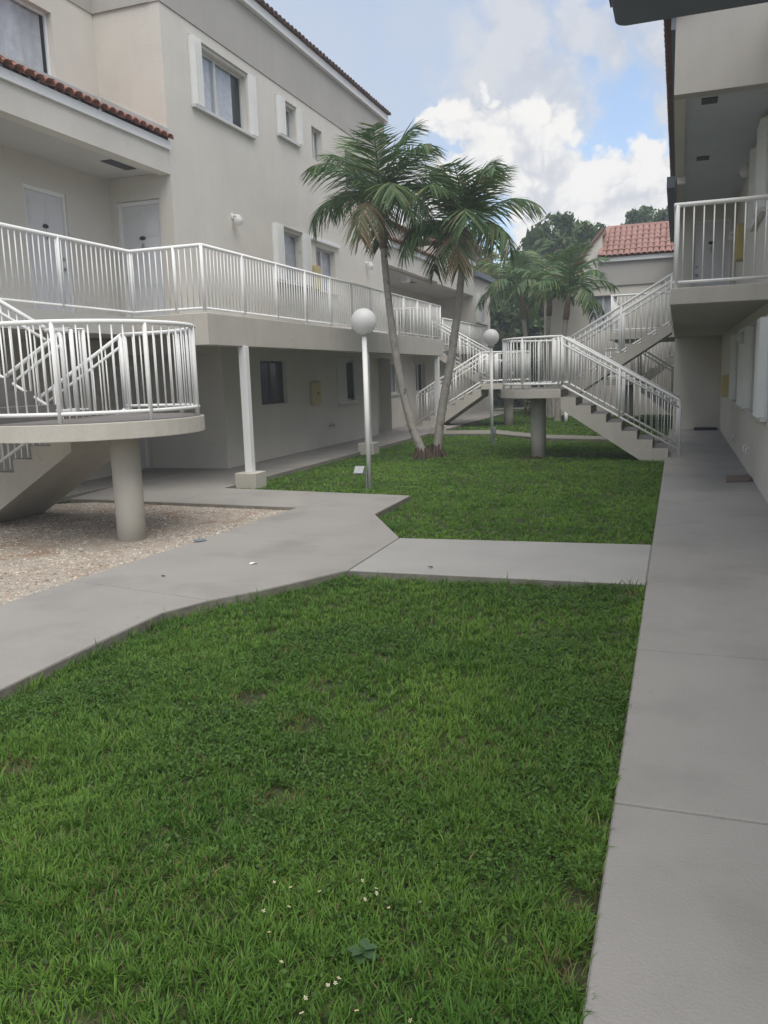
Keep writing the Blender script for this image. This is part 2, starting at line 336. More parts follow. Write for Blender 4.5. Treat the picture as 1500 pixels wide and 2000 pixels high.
def window(root, plane, c, s, h, split=.5, curtain=True, fm='frame', sill=None, shutters=(), rv=.10, cfrac=(0., 1.), label=None):
    u0, u1, v0, v1 = h; mp = mapper(plane, c, s); b = B(); D0, D1 = -rv, -.65
    q = [(u0, v0), (u1, v0), (u1, v1), (u0, v1)]
    for i in range(4):
        p, r = q[i], q[(i+1) % 4]; b.add([mp(*p, D0), mp(*r, D0), mp(*r, D1), mp(*p, D1)], [(0, 1, 2, 3)])
    b.add([mp(*p, D1) for p in q], [(0, 1, 2, 3)])
    w = b.build('window', 'dark', root)
    if label: w['label'] = label
    f = B(); k = .045; d0, d1 = -rv-.002, -rv-.05
    mbox(f, mp, u0, u1, v0, v0+k, d0, d1); mbox(f, mp, u0, u1, v1-k, v1, d0, d1); mbox(f, mp, u0, u0+k, v0+k, v1-k, d0, d1); mbox(f, mp, u1-k, u1, v0+k, v1-k, d0, d1)
    um = u0+(u1-u0)*split; mbox(f, mp, um-.028, um+.028, v0+k, v1-k, d0+.004, d1); f.build('frame', fm, w)
    for a, e, dd in ((u0+k, um-.028, -rv-.022), (um+.028, u1-k, -rv-.034)):
        mbox(B(), mp, a, e, v0+k, v1-k, dd, dd-.006).build('pane', 'glass', w)
    if curtain:
        n = 28; cu = B(); a, e = u0+(u1-u0)*cfrac[0]+.01, u0+(u1-u0)*cfrac[1]-.01
        for i in range(n+1):
            u = a+(e-a)*i/n; dd = -rv-.085+.018*math.sin(i*2.1)+.008*math.sin(i*.7)
            cu.v += [mp(u, v0+.01, dd), mp(u, v1-.01, dd)]
        cu.f = [(2*i, 2*i+2, 2*i+3, 2*i+1) for i in range(n)]; cu.build('curtain', 'curtain', w, smooth=True)
    if sill:
        mbox(B(), mp, u0-sill, u1+sill, v0-.055, v0, .0, .07).build('sill', 'frame', w, bevel=.004)
    for (a, e) in shutters:
        sh = B(); n = max(3, int((e-a)/.05)); P = []
        for i in range(n+1): P.append((a+(e-a)*i/n, (.125 if i % 2 else .035)))
        poly = [(a, .003)]+P+[(e, .003)]
        lo, hi = v0-.045, v1+.06; nn = len(poly)
        sh.add([mp(u, lo, d) for u, d in poly]+[mp(u, hi, d) for u, d in poly],
               [tuple(range(nn)), tuple(range(nn, 2*nn))]+[(i, (i+1) % nn, nn+(i+1) % nn, nn+i) for i in range(nn)])
        so_ = sh.build('shutter', 'shutter', w)
    if shutters:
        a = min(min(x) for x in shutters); e = max(max(x) for x in shutters)
        t_ = B(); a, e = min(a, u0), max(e, u1); mbox(t_, mp, a, e, v0-.10, v0-.047, .003, .085); mbox(t_, mp, a, e, v1+.062, v1+.085, .003, .05); t_.build('shutter_track', 'frame', w)
    return w
def door(root, plane, c, s, u0, u1, v0, v1, hand=1, deep=.06, label=None, plate=True):
    # panelled door, its frame standing proud of the wall
    mp = mapper(plane, c, s); b = B(); mbox(b, mp, u0, u1, v0, v1, -.04, .012)
    W, Ht = u1-u0, v1-v0
    for (a, e) in ((.10, .46), (.54, .90)):
        for (p, q) in ((.06, .30), (.34, .70), (.75, .94)):
            mbox(b, mp, u0+W*a, u0+W*e, v0+Ht*p, v0+Ht*q, .012, .020)
            mbox(b, mp, u0+W*a+.04, u0+W*e-.04, v0+Ht*p+.04, v0+Ht*q-.04, .020, .027)
    d = b.build('door', 'door', root)
    if label: d['label'] = label
    f = B(); mbox(f, mp, u0-.07, u0-.004, v0, v1+.07, -.04, .05); mbox(f, mp, u1+.004, u1+.07, v0, v1+.07, -.04, .05); mbox(f, mp, u0-.004, u1+.004, v1+.004, v1+.07, -.04, .05); f.build('door_frame', 'whitewall', d)
    uh = u0+W*(.91 if hand > 0 else .09)
    kk = B(); kk.sphere(mp(uh, v0+.95, .055), .032, 12, 8); kk.tube([mp(uh, v0+.95, .01), mp(uh, v0+.95, .05)], .014, 8); kk.build('handle', 'metal', d, smooth=True)
    B().tube([mp(uh, v0+1.12, .01), mp(uh, v0+1.12, .035)], .03, 12).build('deadbolt', 'metal', d)
    if plate:
        um = (u0+u1)/2; pl = B(); n = 20; ring = [(um+.065*math.cos(2*math.pi*i/n), v0+1.62+.035*math.sin(2*math.pi*i/n)) for i in range(n)]
        pl.add([mp(u, v, .03) for u, v in ring]+[mp(u, v, .012) for u, v in ring], [tuple(range(n))]+[(i, (i+1) % n, n+(i+1) % n, n+i) for i in range(n)]); pl.build('number_plate', 'bronze', d)
        kn = B(); kn.tube([mp(um, v0+1.53, .03), mp(um-.022, v0+1.47, .035), mp(um, v0+1.41, .04), mp(um+.022, v0+1.47, .035), mp(um, v0+1.53, .03)], .010, 6); kn.build('knocker', 'metal', d)
    return d
def wall_lamp(plane, c, s, u, v, label, r=.095):
    mp = mapper(plane, c, s); e = thing('wall_lamp', label, 'wall lamp', mp(u, v, 0), 'globe lamps on the walls')
    b = B(); b.tube([mp(u, v+.10, .0), mp(u, v+.10, .025)], .06, 14); b.tube([mp(u, v+.10, .02), mp(u, v+.115, .09), mp(u, v+.10, .14)], .02, 8); b.tube([mp(u, v+.11, .14), mp(u, v+.07, .14)], .045, 12); b.build('bracket', 'whitewall', e, smooth=True)
    p = mp(u, v, .14); B().sphere(p, r, 20, 12).build('globe', 'globe', e, smooth=True); return e
def hose_box(plane, c, s, u0, u1, v0, v1, label, d=.14):
    mp = mapper(plane, c, s); e = thing('extinguisher_box', label, 'extinguisher box', mp((u0+u1)/2, v0, 0), 'yellow boxes on the walls')
    b = B(); mbox(b, mp, u0, u1, v0, v1, .003, d); b.build('case', 'yellow', e, bevel=.02)
    f = B(); mbox(f, mp, u0+.05, u1-.05, v0+.07, v1-.07, d+.001, d+.012); f.build('front_panel', 'yellow', e, bevel=.004)
    r = B(); mbox(r, mp, (u0+u1)/2-.05, (u0+u1)/2+.05, v0+(v1-v0)*.45, v0+(v1-v0)*.55, d+.013, d+.018); r.build('emblem', 'red', e); return e

TILE_ARC = 6
def tile_mesh(w, l, name, m):
    b = B(); n = TILE_ARC
    for k, (y, rr) in enumerate(((0, w*.53), (l, w*.44))):
        for t_ in (1., .80):
            for i in range(n+1):
                a = math.pi*i/n; b.v.append((-rr*t_*math.cos(a), y, rr*.75*t_*math.sin(a)))
    q = n+1
    for i in range(n):
        b.f += [(i, i+1, 2*q+i+1, 2*q+i), (q+i, q+i+1, 3*q+i+1, 3*q+i), (i, i+1, q+i+1, q+i), (2*q+i, 2*q+i+1, 3*q+i+1, 3*q+i)]
    return raw(b, name, m)
def tile_roof(root, p0, along, upv, n, rows, w, l, m, name='roof_tile', stuff=False, jit=.006):
    # barrel tiles: columns along the eave, rows up the slope
    along = Vector(along).normalized(); upv = Vector(upv).normalized(); nn = along.cross(upv).normalized()
    if nn.z < 0: nn = -nn
    x = upv.cross(nn); me = tile_mesh(w, l, name, m); rot = Matrix((x, upv, nn)).transposed().to_euler()
    jb = B()
    for r in range(rows):
        for i in range(n):
            p = Vector(p0)+along*(w*(i+.5))+upv*(r*l*.82)+nn*(.012*(r > 0)+random.uniform(-jit, jit))
            if stuff:
                Rm = rot.to_matrix(); jb.add([Rm @ vv.co+p for vv in me.vertices], [tuple(f.vertices) for f in me.polygons])
            else:
                e = rot.copy(); e.rotate_axis('Z', random.uniform(-.02, .02)); inst(name, me, root, p, rot=e)
    if stuff: tag(jb.build(name, m, root), kind='stuff')
    return

# ------------------------------------------------------------------ railings and staircases
def arc_points(path, spacing, start=0.):
    P = [Vector(p) for p in path]; out = []; d = start; acc = 0
    for a, b in zip(P[:-1], P[1:]):
        L = math.hypot(b.x-a.x, b.y-a.y)
        while d <= acc+L+1e-6:
            t_ = (d-acc)/L if L else 0; out.append(a.lerp(b, min(1, t_))); d += spacing
        acc += L
    return out
def length2(path): return sum(math.hypot(b[0]-a[0], b[1]-a[1]) for a, b in zip(path[:-1], path[1:]))
def railing_part(root, path, h, b_off=.09, mid=False, posts=(), spacing=.115, top=True, rtop=.026, post_mesh=None):
    if top: B().tube([(p[0], p[1], p[2]+h) for p in path], rtop, 10).build('top_rail', 'white', root, smooth=True)
    if mid: B().tube([(p[0], p[1], p[2]+h-.14) for p in path], .020, 8).build('mid_rail', 'white', root, smooth=True)
    B().tube([(p[0], p[1], p[2]+b_off) for p in path], .021, 8).build('bottom_rail', 'white', root, smooth=True)
    PP = [p for d in posts for p in arc_points(path, 1e9, d)]
    for p in PP: inst('post', POST, root, (p.x, p.y, p.z-.02), (1, 1, h+.02))
    for p in arc_points(path, spacing, spacing*.5):
        if any((p-q).length < .04 for q in PP): continue
        inst('baluster', BAL, root, (p.x, p.y, p.z+b_off), (1, 1, h-b_off-(.0 if not mid else .0)))
RISE_N = 8
def staircase(label, xe, s, low, upf, zl, ztop, col, zg=-.03, tread=.30, group='concrete staircases', foot=.2, lab_o='', lab_i='', Rad=None, thick=.17, off=.2, col_r=.165, upper=True):
    y0, y1 = min(low+upf), max(low+upf); ym = (y0+y1)/2; Rr = (y1-y0)/2; xc = xe-s*off
    e = thing('staircase', label, 'staircase', (col[0], col[1], zg), group)
    # landing: straight piece and half circle
    poly = [(xe, y0), (xc, y0)]; N = 24
    for i in range(1, N): 
        a = math.pi*i/N; poly.append((xc-s*Rr*math.sin(a), ym-Rr*math.cos(a)))
    poly += [(xc, y1), (xe, y1)]
    B().prism(poly, 'z', zl-thick-.02, zl-.006).build('landing', 'concrete', e, bevel=.008)
    pin = [(xc+(x-xc)*.985-s*.0, ym+(y-ym)*.985) for x, y in poly]
    B().prism(pin, 'z', zl-.02, zl).build('landing_floor', 'tread', e)
    b = B(); b.tube([(col[0], col[1], zg-.2), (col[0], col[1], zl-thick-.03)], col_r, 28); b.build('column', 'concrete', e, smooth=True)
    rise = (zl-0)/RISE_N; n = RISE_N
    def flight(yy, zs, sign):
        # sign -1: falls away from the landing; +1: climbs. d = distance from the landing edge
        pr = []; cov = []
        if sign < 0:
            for k in range(1, n): 
                zt = zs-k*rise; d0, d1 = (k-1)*tread, k*tread
                pr += [(d0, zt), (d1, zt)]; cov.append((d0, d1, zt, zt+rise))
            last = (n-1)*tread; zb = zs-n*rise
            pr += [(last, zb-.12), (last-.45, zb-.12), (0, zs-rise-.24)]
        else:
            pr.append((0, zs-.05))
            for k in range(1, n):
                zt = zs+k*rise; d0, d1 = (k-1)*tread, k*tread
                pr += [(d0, zt), (d1, zt)]; cov.append((d0, d1, zt, zt-rise))
            last = (n-1)*tread; pr += [(last, zs+n*rise-.31), (.12, zs-.19), (0, zs-.19)]
        B().prism([(xe+s*d, z) for d, z in pr], 'y', yy[0], yy[1]).build('flight', 'concrete', e)
        for (d0, d1, zt, zr) in cov:
            q = B(); ya, yb = yy[0]+.012, yy[1]-.012
            if sign < 0: q.box((xe+s*(d0+.008), ya, zt-.01), (xe+s*(d1-.01), yb, zt+.006)); q.box((xe+s*d0, ya, zt+.006), (xe+s*(d0+.008), yb, zr-.02))
            else: q.box((xe+s*(d0+.006), ya, zt-.01), (xe+s*(d1-.0), yb, zt+.006)); q.box((xe+s*(d0-.006), ya, zr+.008), (xe+s*(d0), yb, zt+.006))
            q.build('step', 'tread', e)
    flight(low, zl, -1)
    if upper: flight(upf, zl, +1)
    # outer railing: lower flight, landing curve, upper flight, in one run
    sl_ = rise/tread; run = (n-1)*tread; lo_first = low[0] < upf[0]
    yo_low = low[0]+.035 if lo_first else low[1]-.035; yo_up = upf[1]-.035 if lo_first else upf[0]+.035
    yi_low = low[1]-.035 if lo_first else low[0]+.035; yi_up = upf[0]+.035 if lo_first else upf[1]-.035
    r = thing('stair_railing', lab_o, 'railing', (xe, yo_low, zl), 'white stair railings')
    pl = [(xe+s*(run+foot), yo_low, zl-(run+foot)*sl_+.10), (xe, yo_low, zl+.10)]; hh = .95
    railing_part(r, pl[::-1], hh, -.02, True, posts=(.02, length2(pl)*.5), top=False)
    ft = pl[0]; B().tube([(xe, yo_low, zl+.10+hh)]+[(ft[0]-s*.08, ft[1], ft[2]+hh+.045), (ft[0]-s*.02, ft[1], ft[2]+hh-.01), (ft[0], ft[1], ft[2]+hh-.09), (ft[0], ft[1], -.0)], .026, 10).build('top_rail', 'white', r, smooth=True)
    arc = [(xe, yo_low, zl)]; Ra = Rr-.06
    for i in range(0, N+1):
        a = math.pi*i/N; y = ym-Ra*math.cos(a) if lo_first else ym+Ra*math.cos(a)
        arc.append((xc-s*Ra*math.sin(a), y, zl))
    arc.append((xe, yo_up, zl)); La = length2(arc)
    railing_part(r, arc, 1.05, .10, False, posts=[.05]+[La*i/5 for i in range(1, 5)]+[La-.05], spacing=.118)
    if upper:
        pu = [(xe, yo_up, zl+.10), (xe+s*run, yo_up, zl+.10+run*sl_)]
        railing_part(r, pu, hh, .0, True, posts=(.02, length2(pu)*.5, length2(pu)-.03))
    # inner railing: both flights and the return loop between them
    r = thing('stair_railing', lab_i, 'railing', (xe, yi_low, zl), 'white stair railings')
    pl = [(xe+s*(run+foot), yi_low, zl-(run+foot)*sl_+.10), (xe+s*.05, yi_low, zl+.10-.05*sl_)]
    railing_part(r, pl[::-1], hh, .0, True, posts=(length2(pl)*.5, length2(pl)-.03))
    lp = [(xe+s*.05, yi_low, zl+.10), (xe-s*.30, yi_low, zl+.10), (xe-s*.30, yi_up, zl+.10), (xe+s*.05, yi_up, zl+.10)]
    railing_part(r, lp, hh, .0, False, posts=(.02, .35, length2(lp)-.37), spacing=.12)
    if upper:
        pu = [(xe+s*.05, yi_up, zl+.10+.05*sl_), (xe+s*run, yi_up, zl+.10+run*sl_)]
        railing_part(r, pu, hh, .0, True, posts=(length2(pu)*.5, length2(pu)-.03))
    return e
def flat_railing(label, path, posts, h=1.02, spacing=.108, cat='railing', square=False):
    e = thing('balcony_railing', label, cat, path[0], 'white balcony railings')
    railing_part(e, path, h, .075, False, posts, spacing, rtop=.03); return e

# ------------------------------------------------------------------ left building, near part
FZ = 2.80
lb = thing('apartment_building', 'tall beige three storey building on the left with a gray band under its roof', 'building', (-8.7, 14.6, 0))
XW = -8.7
w_up = {'a': (14.55, 16.45, 6.93, 8.02), 'b': (18.13, 18.80, 7.30, 8.0), 'c': (19.75, 20.38, 7.15, 7.92), 'd': (21.92, 24.15, 6.85, 7.90), 'e': (17.68, 18.83, 4.05, 5.17), 'f': (19.69, 20.94, 3.98, 5.05)}
wall(lb, 'x', XW, 1, 13.4, 25.2, 2.3, 8.32, list(w_up.values()))
window(lb, 'x', XW, 1, w_up['a'], .42, True, sill=None, shutters=((14.26, 14.53), (16.47, 16.66)), cfrac=(0, .82))
window(lb, 'x', XW, 1, w_up['b'], .5, True, shutters=((17.80, 18.11), (18.82, 18.95)), cfrac=(0, 1))
window(lb, 'x', XW, 1, w_up['c'], .5, True)
window(lb, 'x', XW, 1, w_up['d'], .33, True, sill=.08, cfrac=(.3, 1))
window(lb, 'x', XW, 1, w_up['e'], .35, True, sill=.03, shutters=((17.30, 17.66), (18.85, 19.15)))
window(lb, 'x', XW, 1, w_up['f'], .45, True, sill=.04)
b = B(); b.box((XW, 19.3, 5.16), (XW+.09, 21.16, 5.24)); b.build('shutter_track', 'whitewall', lb)
# gray band, fascia, roof tiles along the eave
b = B(); b.box((XW-.2, 13.38, 8.325), (XW+.02, 25.22, 9.42)); b.box((-10.3, 13.36, 8.325), (XW-.2, 13.55, 9.42)); b.box((-10.3, 4, 8.325), (-10.08, 13.36, 9.42)); b.build('gray_band', 'stucco_gray', lb)
B().box((XW+.0, 13.3, 9.42), (XW+.13, 25.3, 9.60)).build('fascia', 'whitewall', lb)
B().add([(XW+.12, 13.3, 9.605), (XW+.12, 25.3, 9.605), (-14, 25.3, 10.9), (-14, 13.3, 10.9)], [(0, 1, 2, 3)]).add([(XW+.12, 13.3, 9.5), (XW+.12, 25.3, 9.5), (-14, 25.3, 10.8), (-14, 13.3, 10.8)], [(0, 1, 2, 3)]).build('roof', 'tile_dark', lb)
tile_roof(lb, (XW+.22, 13.3, 9.60), (0, 1, 0), (-1, 0, .23), 60, 2, .2, .4, 'tile_dark')
# third floor recess wall and the side face of the front volume
wW = (10.2, 12.30, 6.92, 7.95)
wall(lb, 'x', -10.1, 1, 4, 13.4, 5.56, 8.325, [wW]); window(lb, 'x', -10.1, 1, wW, .42, True, fm='whitewall', cfrac=(.0, .95))
wall(lb, 'y', 13.4, -1, -10.1, XW, 5.56, 8.325)
# awning over the second floor gallery
b = B(); b.box((XW-.22, 4, 5.45), (XW, 13.397, 5.86)); b.build('awning_beam', 'stucco', lb)
B().box((XW-.1, 4, 5.862), (XW+.05, 13.396, 6.0)).build('awning_fascia', 'whitewall', lb)
wall_s = B().box((-10.1, 4, 5.50), (XW-.22, 13.39, 5.56)); wall_s.build('soffit', 'soffit', lb)
b = B(); b.box((-9.32, 12.25, 5.49), (-9.10, 12.95, 5.499)); b.build('soffit_vent', 'bronze', lb)
b = B(); b.add([(XW+.03, 4, 6.005), (XW+.03, 13.39, 6.005), (-10.1, 13.39, 6.68), (-10.1, 4, 6.68)], [(0, 1, 2, 3)]); b.add([(XW+.03, 13.39, 6.004), (-10.1, 13.39, 6.68), (-10.1, 13.39, 5.9), (XW+.03, 13.39, 5.9)], [(0, 1, 2, 3)]); b.build('awning_deck', 'tile_dark', lb)
tile_roof(lb, (XW+.12, 8.6, 6.02), (0, 1, 0), (-1.43, 0, .675), 24, 5, .199, .40, 'tile')
b = B(); b.box((-10.098, 4, 6.64), (-10.05, 13.3, 6.90))
b.add([(XW+.02, 13.37, 6.08), (-10.04, 13.37, 6.5), (-10.04, 13.37, 6.92), (XW+.02, 13.37, 6.22), (XW+.02, 13.395, 6.08), (-10.04, 13.395, 6.5), (-10.04, 13.395, 6.92), (XW+.02, 13.395, 6.22)], [(0, 1, 2, 3), (4, 5, 6, 7), (0, 1, 5, 4), (2, 3, 7, 6), (3, 0, 4, 7)]); b.build('flashing', 'flash', lb)
# second floor recess: wall with a door, face wall with a door
wall(lb, 'x', -10.05, 1, 4, 13.4, FZ, 5.5, [(11.2, 12.2, FZ, 5.02)], reveal=.08)
door(lb, 'x', -10.13, 1, 11.25, 12.15, FZ, 4.95, 1)
wall(lb, 'y', 13.4, -1, -10.05, XW, FZ-.5, 5.5, [(-9.92, -8.98, FZ, 5.08)], reveal=.10)
door(lb, 'y', 13.5, -1, -9.86, -9.04, FZ, 5.0, -1)
B().add([(-14, 4, 8.4), (-10.1, 4, 8.4), (-10.1, 4, -.1), (-14, 4, -.1)], [(0, 1, 2, 3)]).add([(-14, 4, 10.9), (-14, 25.2, 10.9), (-14, 25.2, -.1), (-14, 4, -.1)], [(0, 1, 2, 3)]).add([(-14, 25.2, 10.85), (XW, 25.2, 9.5), (XW, 25.2, -.1), (-14, 25.2, -.1)], [(0, 1, 2, 3)]).build('wall', 'stucco', lb)
B().add([(-14, 4, 9.3), (-10.1, 4, 9.3), (-10.1, 13.4, 9.3), (-14, 13.4, 9.3)], [(0, 1, 2, 3)]).build('roof', 'tile_dark', lb)
# ground floor
XG = -8.6
g1 = (16.2, 17.48, 1.21, 2.17); g2 = (20.65, 22.1, 1.12, 2.2)
wall(lb, 'x', XG, 1, 14.6, 23.6, -.1, 2.6, [g1, g2])
window(lb, 'x', XG, 1, g1, .5, False, fm='bronze'); window(lb, 'x', XG, 1, g2, .5, False, fm='whitewall', sill=.06, shutters=((20.5, 20.95), (21.7, 22.25)))
wall(lb, 'y', 14.6, -1, -10.4, XG, -.1, 2.6)
wall(lb, 'x', -10.4, 1, 4, 14.6, -.1, 2.6, [(13.55, 14.5, 0, 2.1), (8.9, 10.1, 1.0, 2.1)])
door(lb, 'x', -10.48, 1, 13.60, 14.45, .01, 2.04, 1, plate=False); window(lb, 'x', -10.4, 1, (8.9, 10.1, 1.0, 2.1), .5, False, fm='bronze')
wall(lb, 'y', 23.6, 1, -9.1, XG, -.1, 2.6)
# balcony slab and edge beam
b = B(); b.box((-10.05, 11.42, 2.60), (-7.16, 13.4, FZ)); b.box((-8.7, 13.4, 2.60), (-7.16, 25.1, FZ)); b.box((-10.05, 8.2, 2.52), (-8.22, 11.42, FZ)); b.box((-10.05, 4, 2.52), (-9.18, 8.2, FZ)); b.build('balcony_slab', 'soffit', lb)
b = B(); b.box((-7.16, 11.36, 2.32), (-6.9, 25.12, FZ+.01)); b.box((-8.22, 11.36, 2.585), (-7.16, 11.418, FZ+.01)); b.build('balcony_beam', 'concrete', lb, bevel=.008)
flat_railing('long white balcony railing with many balusters along the left building above the white posts',
             [(-8.28, 8.28, FZ+.01), (-8.28, 11.42, FZ+.01), (-6.97, 11.42, FZ+.01), (-6.97, 25.06, FZ+.01), (-8.55, 25.06, FZ+.01)],
             [.03, 1.5, 3.14, 3.95, 4.45]+[4.45+i*1.247 for i in range(1, 11)]+[18.06, 19.5])
post_m = B().box((-.065, -.065, .2), (.065, .065, 2.322))
for (x, y, l) in ((-6.93, 12.5, 'white square balcony post nearest the gravel bed, on a block at the lawn corner'), (-6.98, 18.45, 'white square balcony post behind the nearer globe lamp, on a beige block'), (-6.98, 24.6, 'white square balcony post beside the slanting trunk of the right palm')):
    e = thing('balcony_post', l, 'post', (x, y, GZ), 'white posts under the balcony')
    B().box((x-.066, y-.066, .19), (x+.066, y+.066, 2.322)).build('shaft', 'whitewall', e, bevel=.006)
    B().box((x-.2, y-.2, -.2), (x+.2, y+.2, .19)).build('plinth', 'concrete', e, bevel=.01)
wall_lamp('x', XW, 1, 15.55, 4.98, 'white globe wall lamp on the bare beige wall, left of the balcony windows')
wall_lamp('x', XW, 1, 23.3, 4.93, 'white globe wall lamp on the beige wall just left of the left palm trunk')
hose_box('x', XW, 1, 19.3, 19.65, 3.96, 4.53, 'narrow yellow box on the balcony wall between the two balcony windows')
hose_box('x', XG, 1, 18.75, 19.2, 1.1, 1.67, 'yellow box on the shaded ground floor wall below the balcony', .11)
e = thing('garden_tap', 'small dark garden tap low on the shaded beige ground floor wall', 'tap', (XG, 19.9, .5)); mp = mapper('x', XG, 1)
B().tube([mp(19.9, .52, 0), mp(19.9, .52, .08), mp(19.92, .50, .11), mp(19.92, .45, .115)], .016, 8).tube([mp(20.12, .52, 0), mp(20.12, .52, .06)], .02, 8).build('spout', 'metal', e, smooth=True)
B().tube([mp(19.9, .57, .05), mp(19.9, .52, .05)], .008, 6).box(mp(19.86, .57, .04), mp(19.94, .578, .06)).build('handle', 'bronze', e)

# ------------------------------------------------------------------ left building, far part
fb = thing('apartment_building', 'lower beige building with a red tiled awning on the left, behind the two palms', 'building', (-8.7, 30, 0))
b = B(); b.box((-8.92, 25.21, 5.22), (-8.7, 31, 5.80)); b.box((-8.92, 31, 5.16), (-8.7, 36.8, 6.45)); b.build('wall', 'stucco', fb)
B().box((-8.8, 25.21, 5.802), (-8.62, 31.0, 5.95)).box((-8.8, 31.3, 6.452), (-8.58, 36.85, 6.62)).build('fascia', 'whitewall', fb)
B().add([(-8.6, 25.21, 5.955), (-8.6, 31, 5.955), (-9.85, 31, 6.45), (-9.85, 25.21, 6.45)], [(0, 1, 2, 3)]).add([(-8.58, 31.2, 6.625), (-8.58, 36.9, 6.625), (-14, 36.9, 8.2), (-14, 31.2, 8.2)], [(0, 1, 2, 3)]).add([(-9.7, 25.21, 7.05), (-9.7, 31.2, 7.05), (-14, 31.2, 8.2), (-14, 25.21, 8.2)], [(0, 1, 2, 3)]).build('roof', 'tile', fb)
tile_roof(fb, (-8.52, 25.25, 5.965), (0, 1, 0), (-1.25, 0, .5), 28, 4, .205, .4, 'tile', stuff=True)
tile_roof(fb, (-8.50, 31.2, 6.635), (0, 1, 0), (-1, 0, .3), 28, 2, .205, .4, 'tile', stuff=True)
tile_roof(fb, (-9.6, 25.3, 7.06), (0, 1, 0), (-1, 0, .3), 28, 1, .205, .4, 'tile', stuff=True)
wall(fb, 'x', -9.85, 1, 25.21, 31.2, 6.3, 7.05)
wall(fb, 'y', 31.2, -1, -9.85, -8.92, 5.9, 6.6)
b = B(); b.box((-10.5, 25.21, 5.16), (-8.92, 36.8, 5.22)); b.build('soffit', 'soffit', fb)
for y in (26.2, 29.6): B().box((-9.5, y, 5.150), (-9.3, y+.6, 5.158)).build('soffit_vent', 'bronze', fb)
B().box((-9.2, 28.0, 4.98), (-8.95, 28.35, 5.158)).build('ceiling_light', 'whitewall', fb)
wh = (31.6, 32.6, 3.7, 4.75)
wall(fb, 'x', -10.5, 1, 25.21, 36.8, FZ, 5.16, [(28.6, 29.6, FZ, 4.9), wh], m='stucco'); door(fb, 'x', -10.56, 1, 28.66, 29.54, FZ, 4.84, 1, plate=False); window(fb, 'x', -10.5, 1, wh, .5, False)
wall(fb, 'y', 36.8, -1, -10.5, -8.7, FZ, 5.16, m='stucco')
wf = (37.9, 39.6, 4.1, 5.25)
wall(fb, 'x', -8.7, 1, 36.8, 40.3, -.1, 6.0, [wf]); window(fb, 'x', -8.7, 1, wf, .35, True, sill=.04, shutters=((37.2, 37.85),))
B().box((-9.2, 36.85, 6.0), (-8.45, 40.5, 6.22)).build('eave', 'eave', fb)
b = B(); b.add([(-8.7, 40.3, -.1), (-8.7, 40.3, 6.0), (-14, 40.3, 8.2), (-14, 40.3, -.1)], [(0, 1, 2, 3)]); b.add([(-8.6, 36.9, 6.22), (-8.45, 40.5, 6.22), (-14, 40.5, 8.2), (-14, 36.9, 8.2)], [(0, 1, 2, 3)]); b.build('wall', 'stucco', fb)
g3 = (25.75, 27.2, 1.15, 2.2); g4 = (29.2, 30.4, 1.15, 2.2)
wall(fb, 'x', -9.1, 1, 23.6, 33.5, -.1, 2.6, [g3, g4]); window(fb, 'x', -9.1, 1, g3, .4, True, fm='whitewall', sill=.06, cfrac=(.3, 1)); window(fb, 'x', -9.1, 1, g4, .5, False, fm='whitewall')
wall(fb, 'y', 33.5, -1, -9.1, -8.7, -.1, 2.6); wall(fb, 'x', -8.7, 1, 33.5, 36.8, -.1, 2.55)
b = B(); b.box((-10.5, 25.12, 2.56), (-8.3, 36.8, FZ)); b.build('balcony_slab', 'concrete', fb)
flat_railing('short white balcony railing by the top of the far left staircase, behind the right palm', [(-8.36, 30.3, FZ), (-8.36, 36.75, FZ)], [.03, 2.1, 4.2, 6.4])
wall_lamp('x', -9.1, 1, 28.3, 2.1, 'small globe wall lamp on the shaded ground floor wall behind the left palm trunk', .07)

# ------------------------------------------------------------------ right building
rb = thing('apartment_building', 'shaded building on the right with white shutters and a gallery above the walk', 'building', (1.12, 12, 0))
XRW = 1.12; YB = 12.0
r1 = (12.7, 14.5, 1.1, 2.3); r2 = (16.2, 18.3, 1.1, 2.3); r3 = (13.9, 15.0, 4.0, 5.1); r0 = (9.9, 11.9, 1.1, 2.3)
wall(rb, 'x', XRW, -1, .5, 25, -.1, 2.60, [r0, r1, r2])
wall(rb, 'x', XRW, -1, .5, 20, 2.60, 6.2, [r3]); wall(rb, 'y', .5, -1, XRW, 9, -.1, 6.2)
window(rb, 'x', XRW, -1, r0, .5, True)
window(rb, 'x', XRW, -1, r1, .5, True, shutters=((11.95, 12.66), (14.54, 14.85))); window(rb, 'x', XRW, -1, r2, .5, True, shutters=((15.3, 16.16), (18.34, 18.6))); window(rb, 'x', XRW, -1, r3, .5, True, shutters=((13.3, 13.88), (15.02, 15.2)))
wall(rb, 'y', 25, -1, -.12, XRW, -.1, 2.6); wall(rb, 'x', -.12, -1, 25, 34, -.1, 6.1)
wall(rb, 'y', 20, -1, -.12, XRW, FZ-.2, 5.25, [(.22, 1.0, FZ, 4.9)]); door(rb, 'y', 20.1, -1, .26, .96, FZ, 4.85, -1)
b = B(); b.box((-.13, YB, 2.58), (XRW, 25, FZ-.004)); b.build('balcony_slab', 'concrete', rb, bevel=.008)
b = B(); b.box((-.13, YB+.02, 5.25), (XRW, 20, 5.32)); b.build('soffit', 'soffit_skytint', rb)
b = B(); b.box((-.145, YB-.02, 5.22), (XRW, YB+.2, 6.2)); b.build('gray_band', 'stucco_gray', rb)
b = B(); b.box((-.145, YB+.2, 5.22), (.0, 20, 6.15)); b.build('wall', 'stucco', rb)
b = B(); b.add([(-.12, 20, 2.6), (-.12, 25, 2.6), (-.12, 25, 6.15), (-.12, 20, 6.15)], [(0, 1, 2, 3)]); b.build('wall', 'stucco', rb)
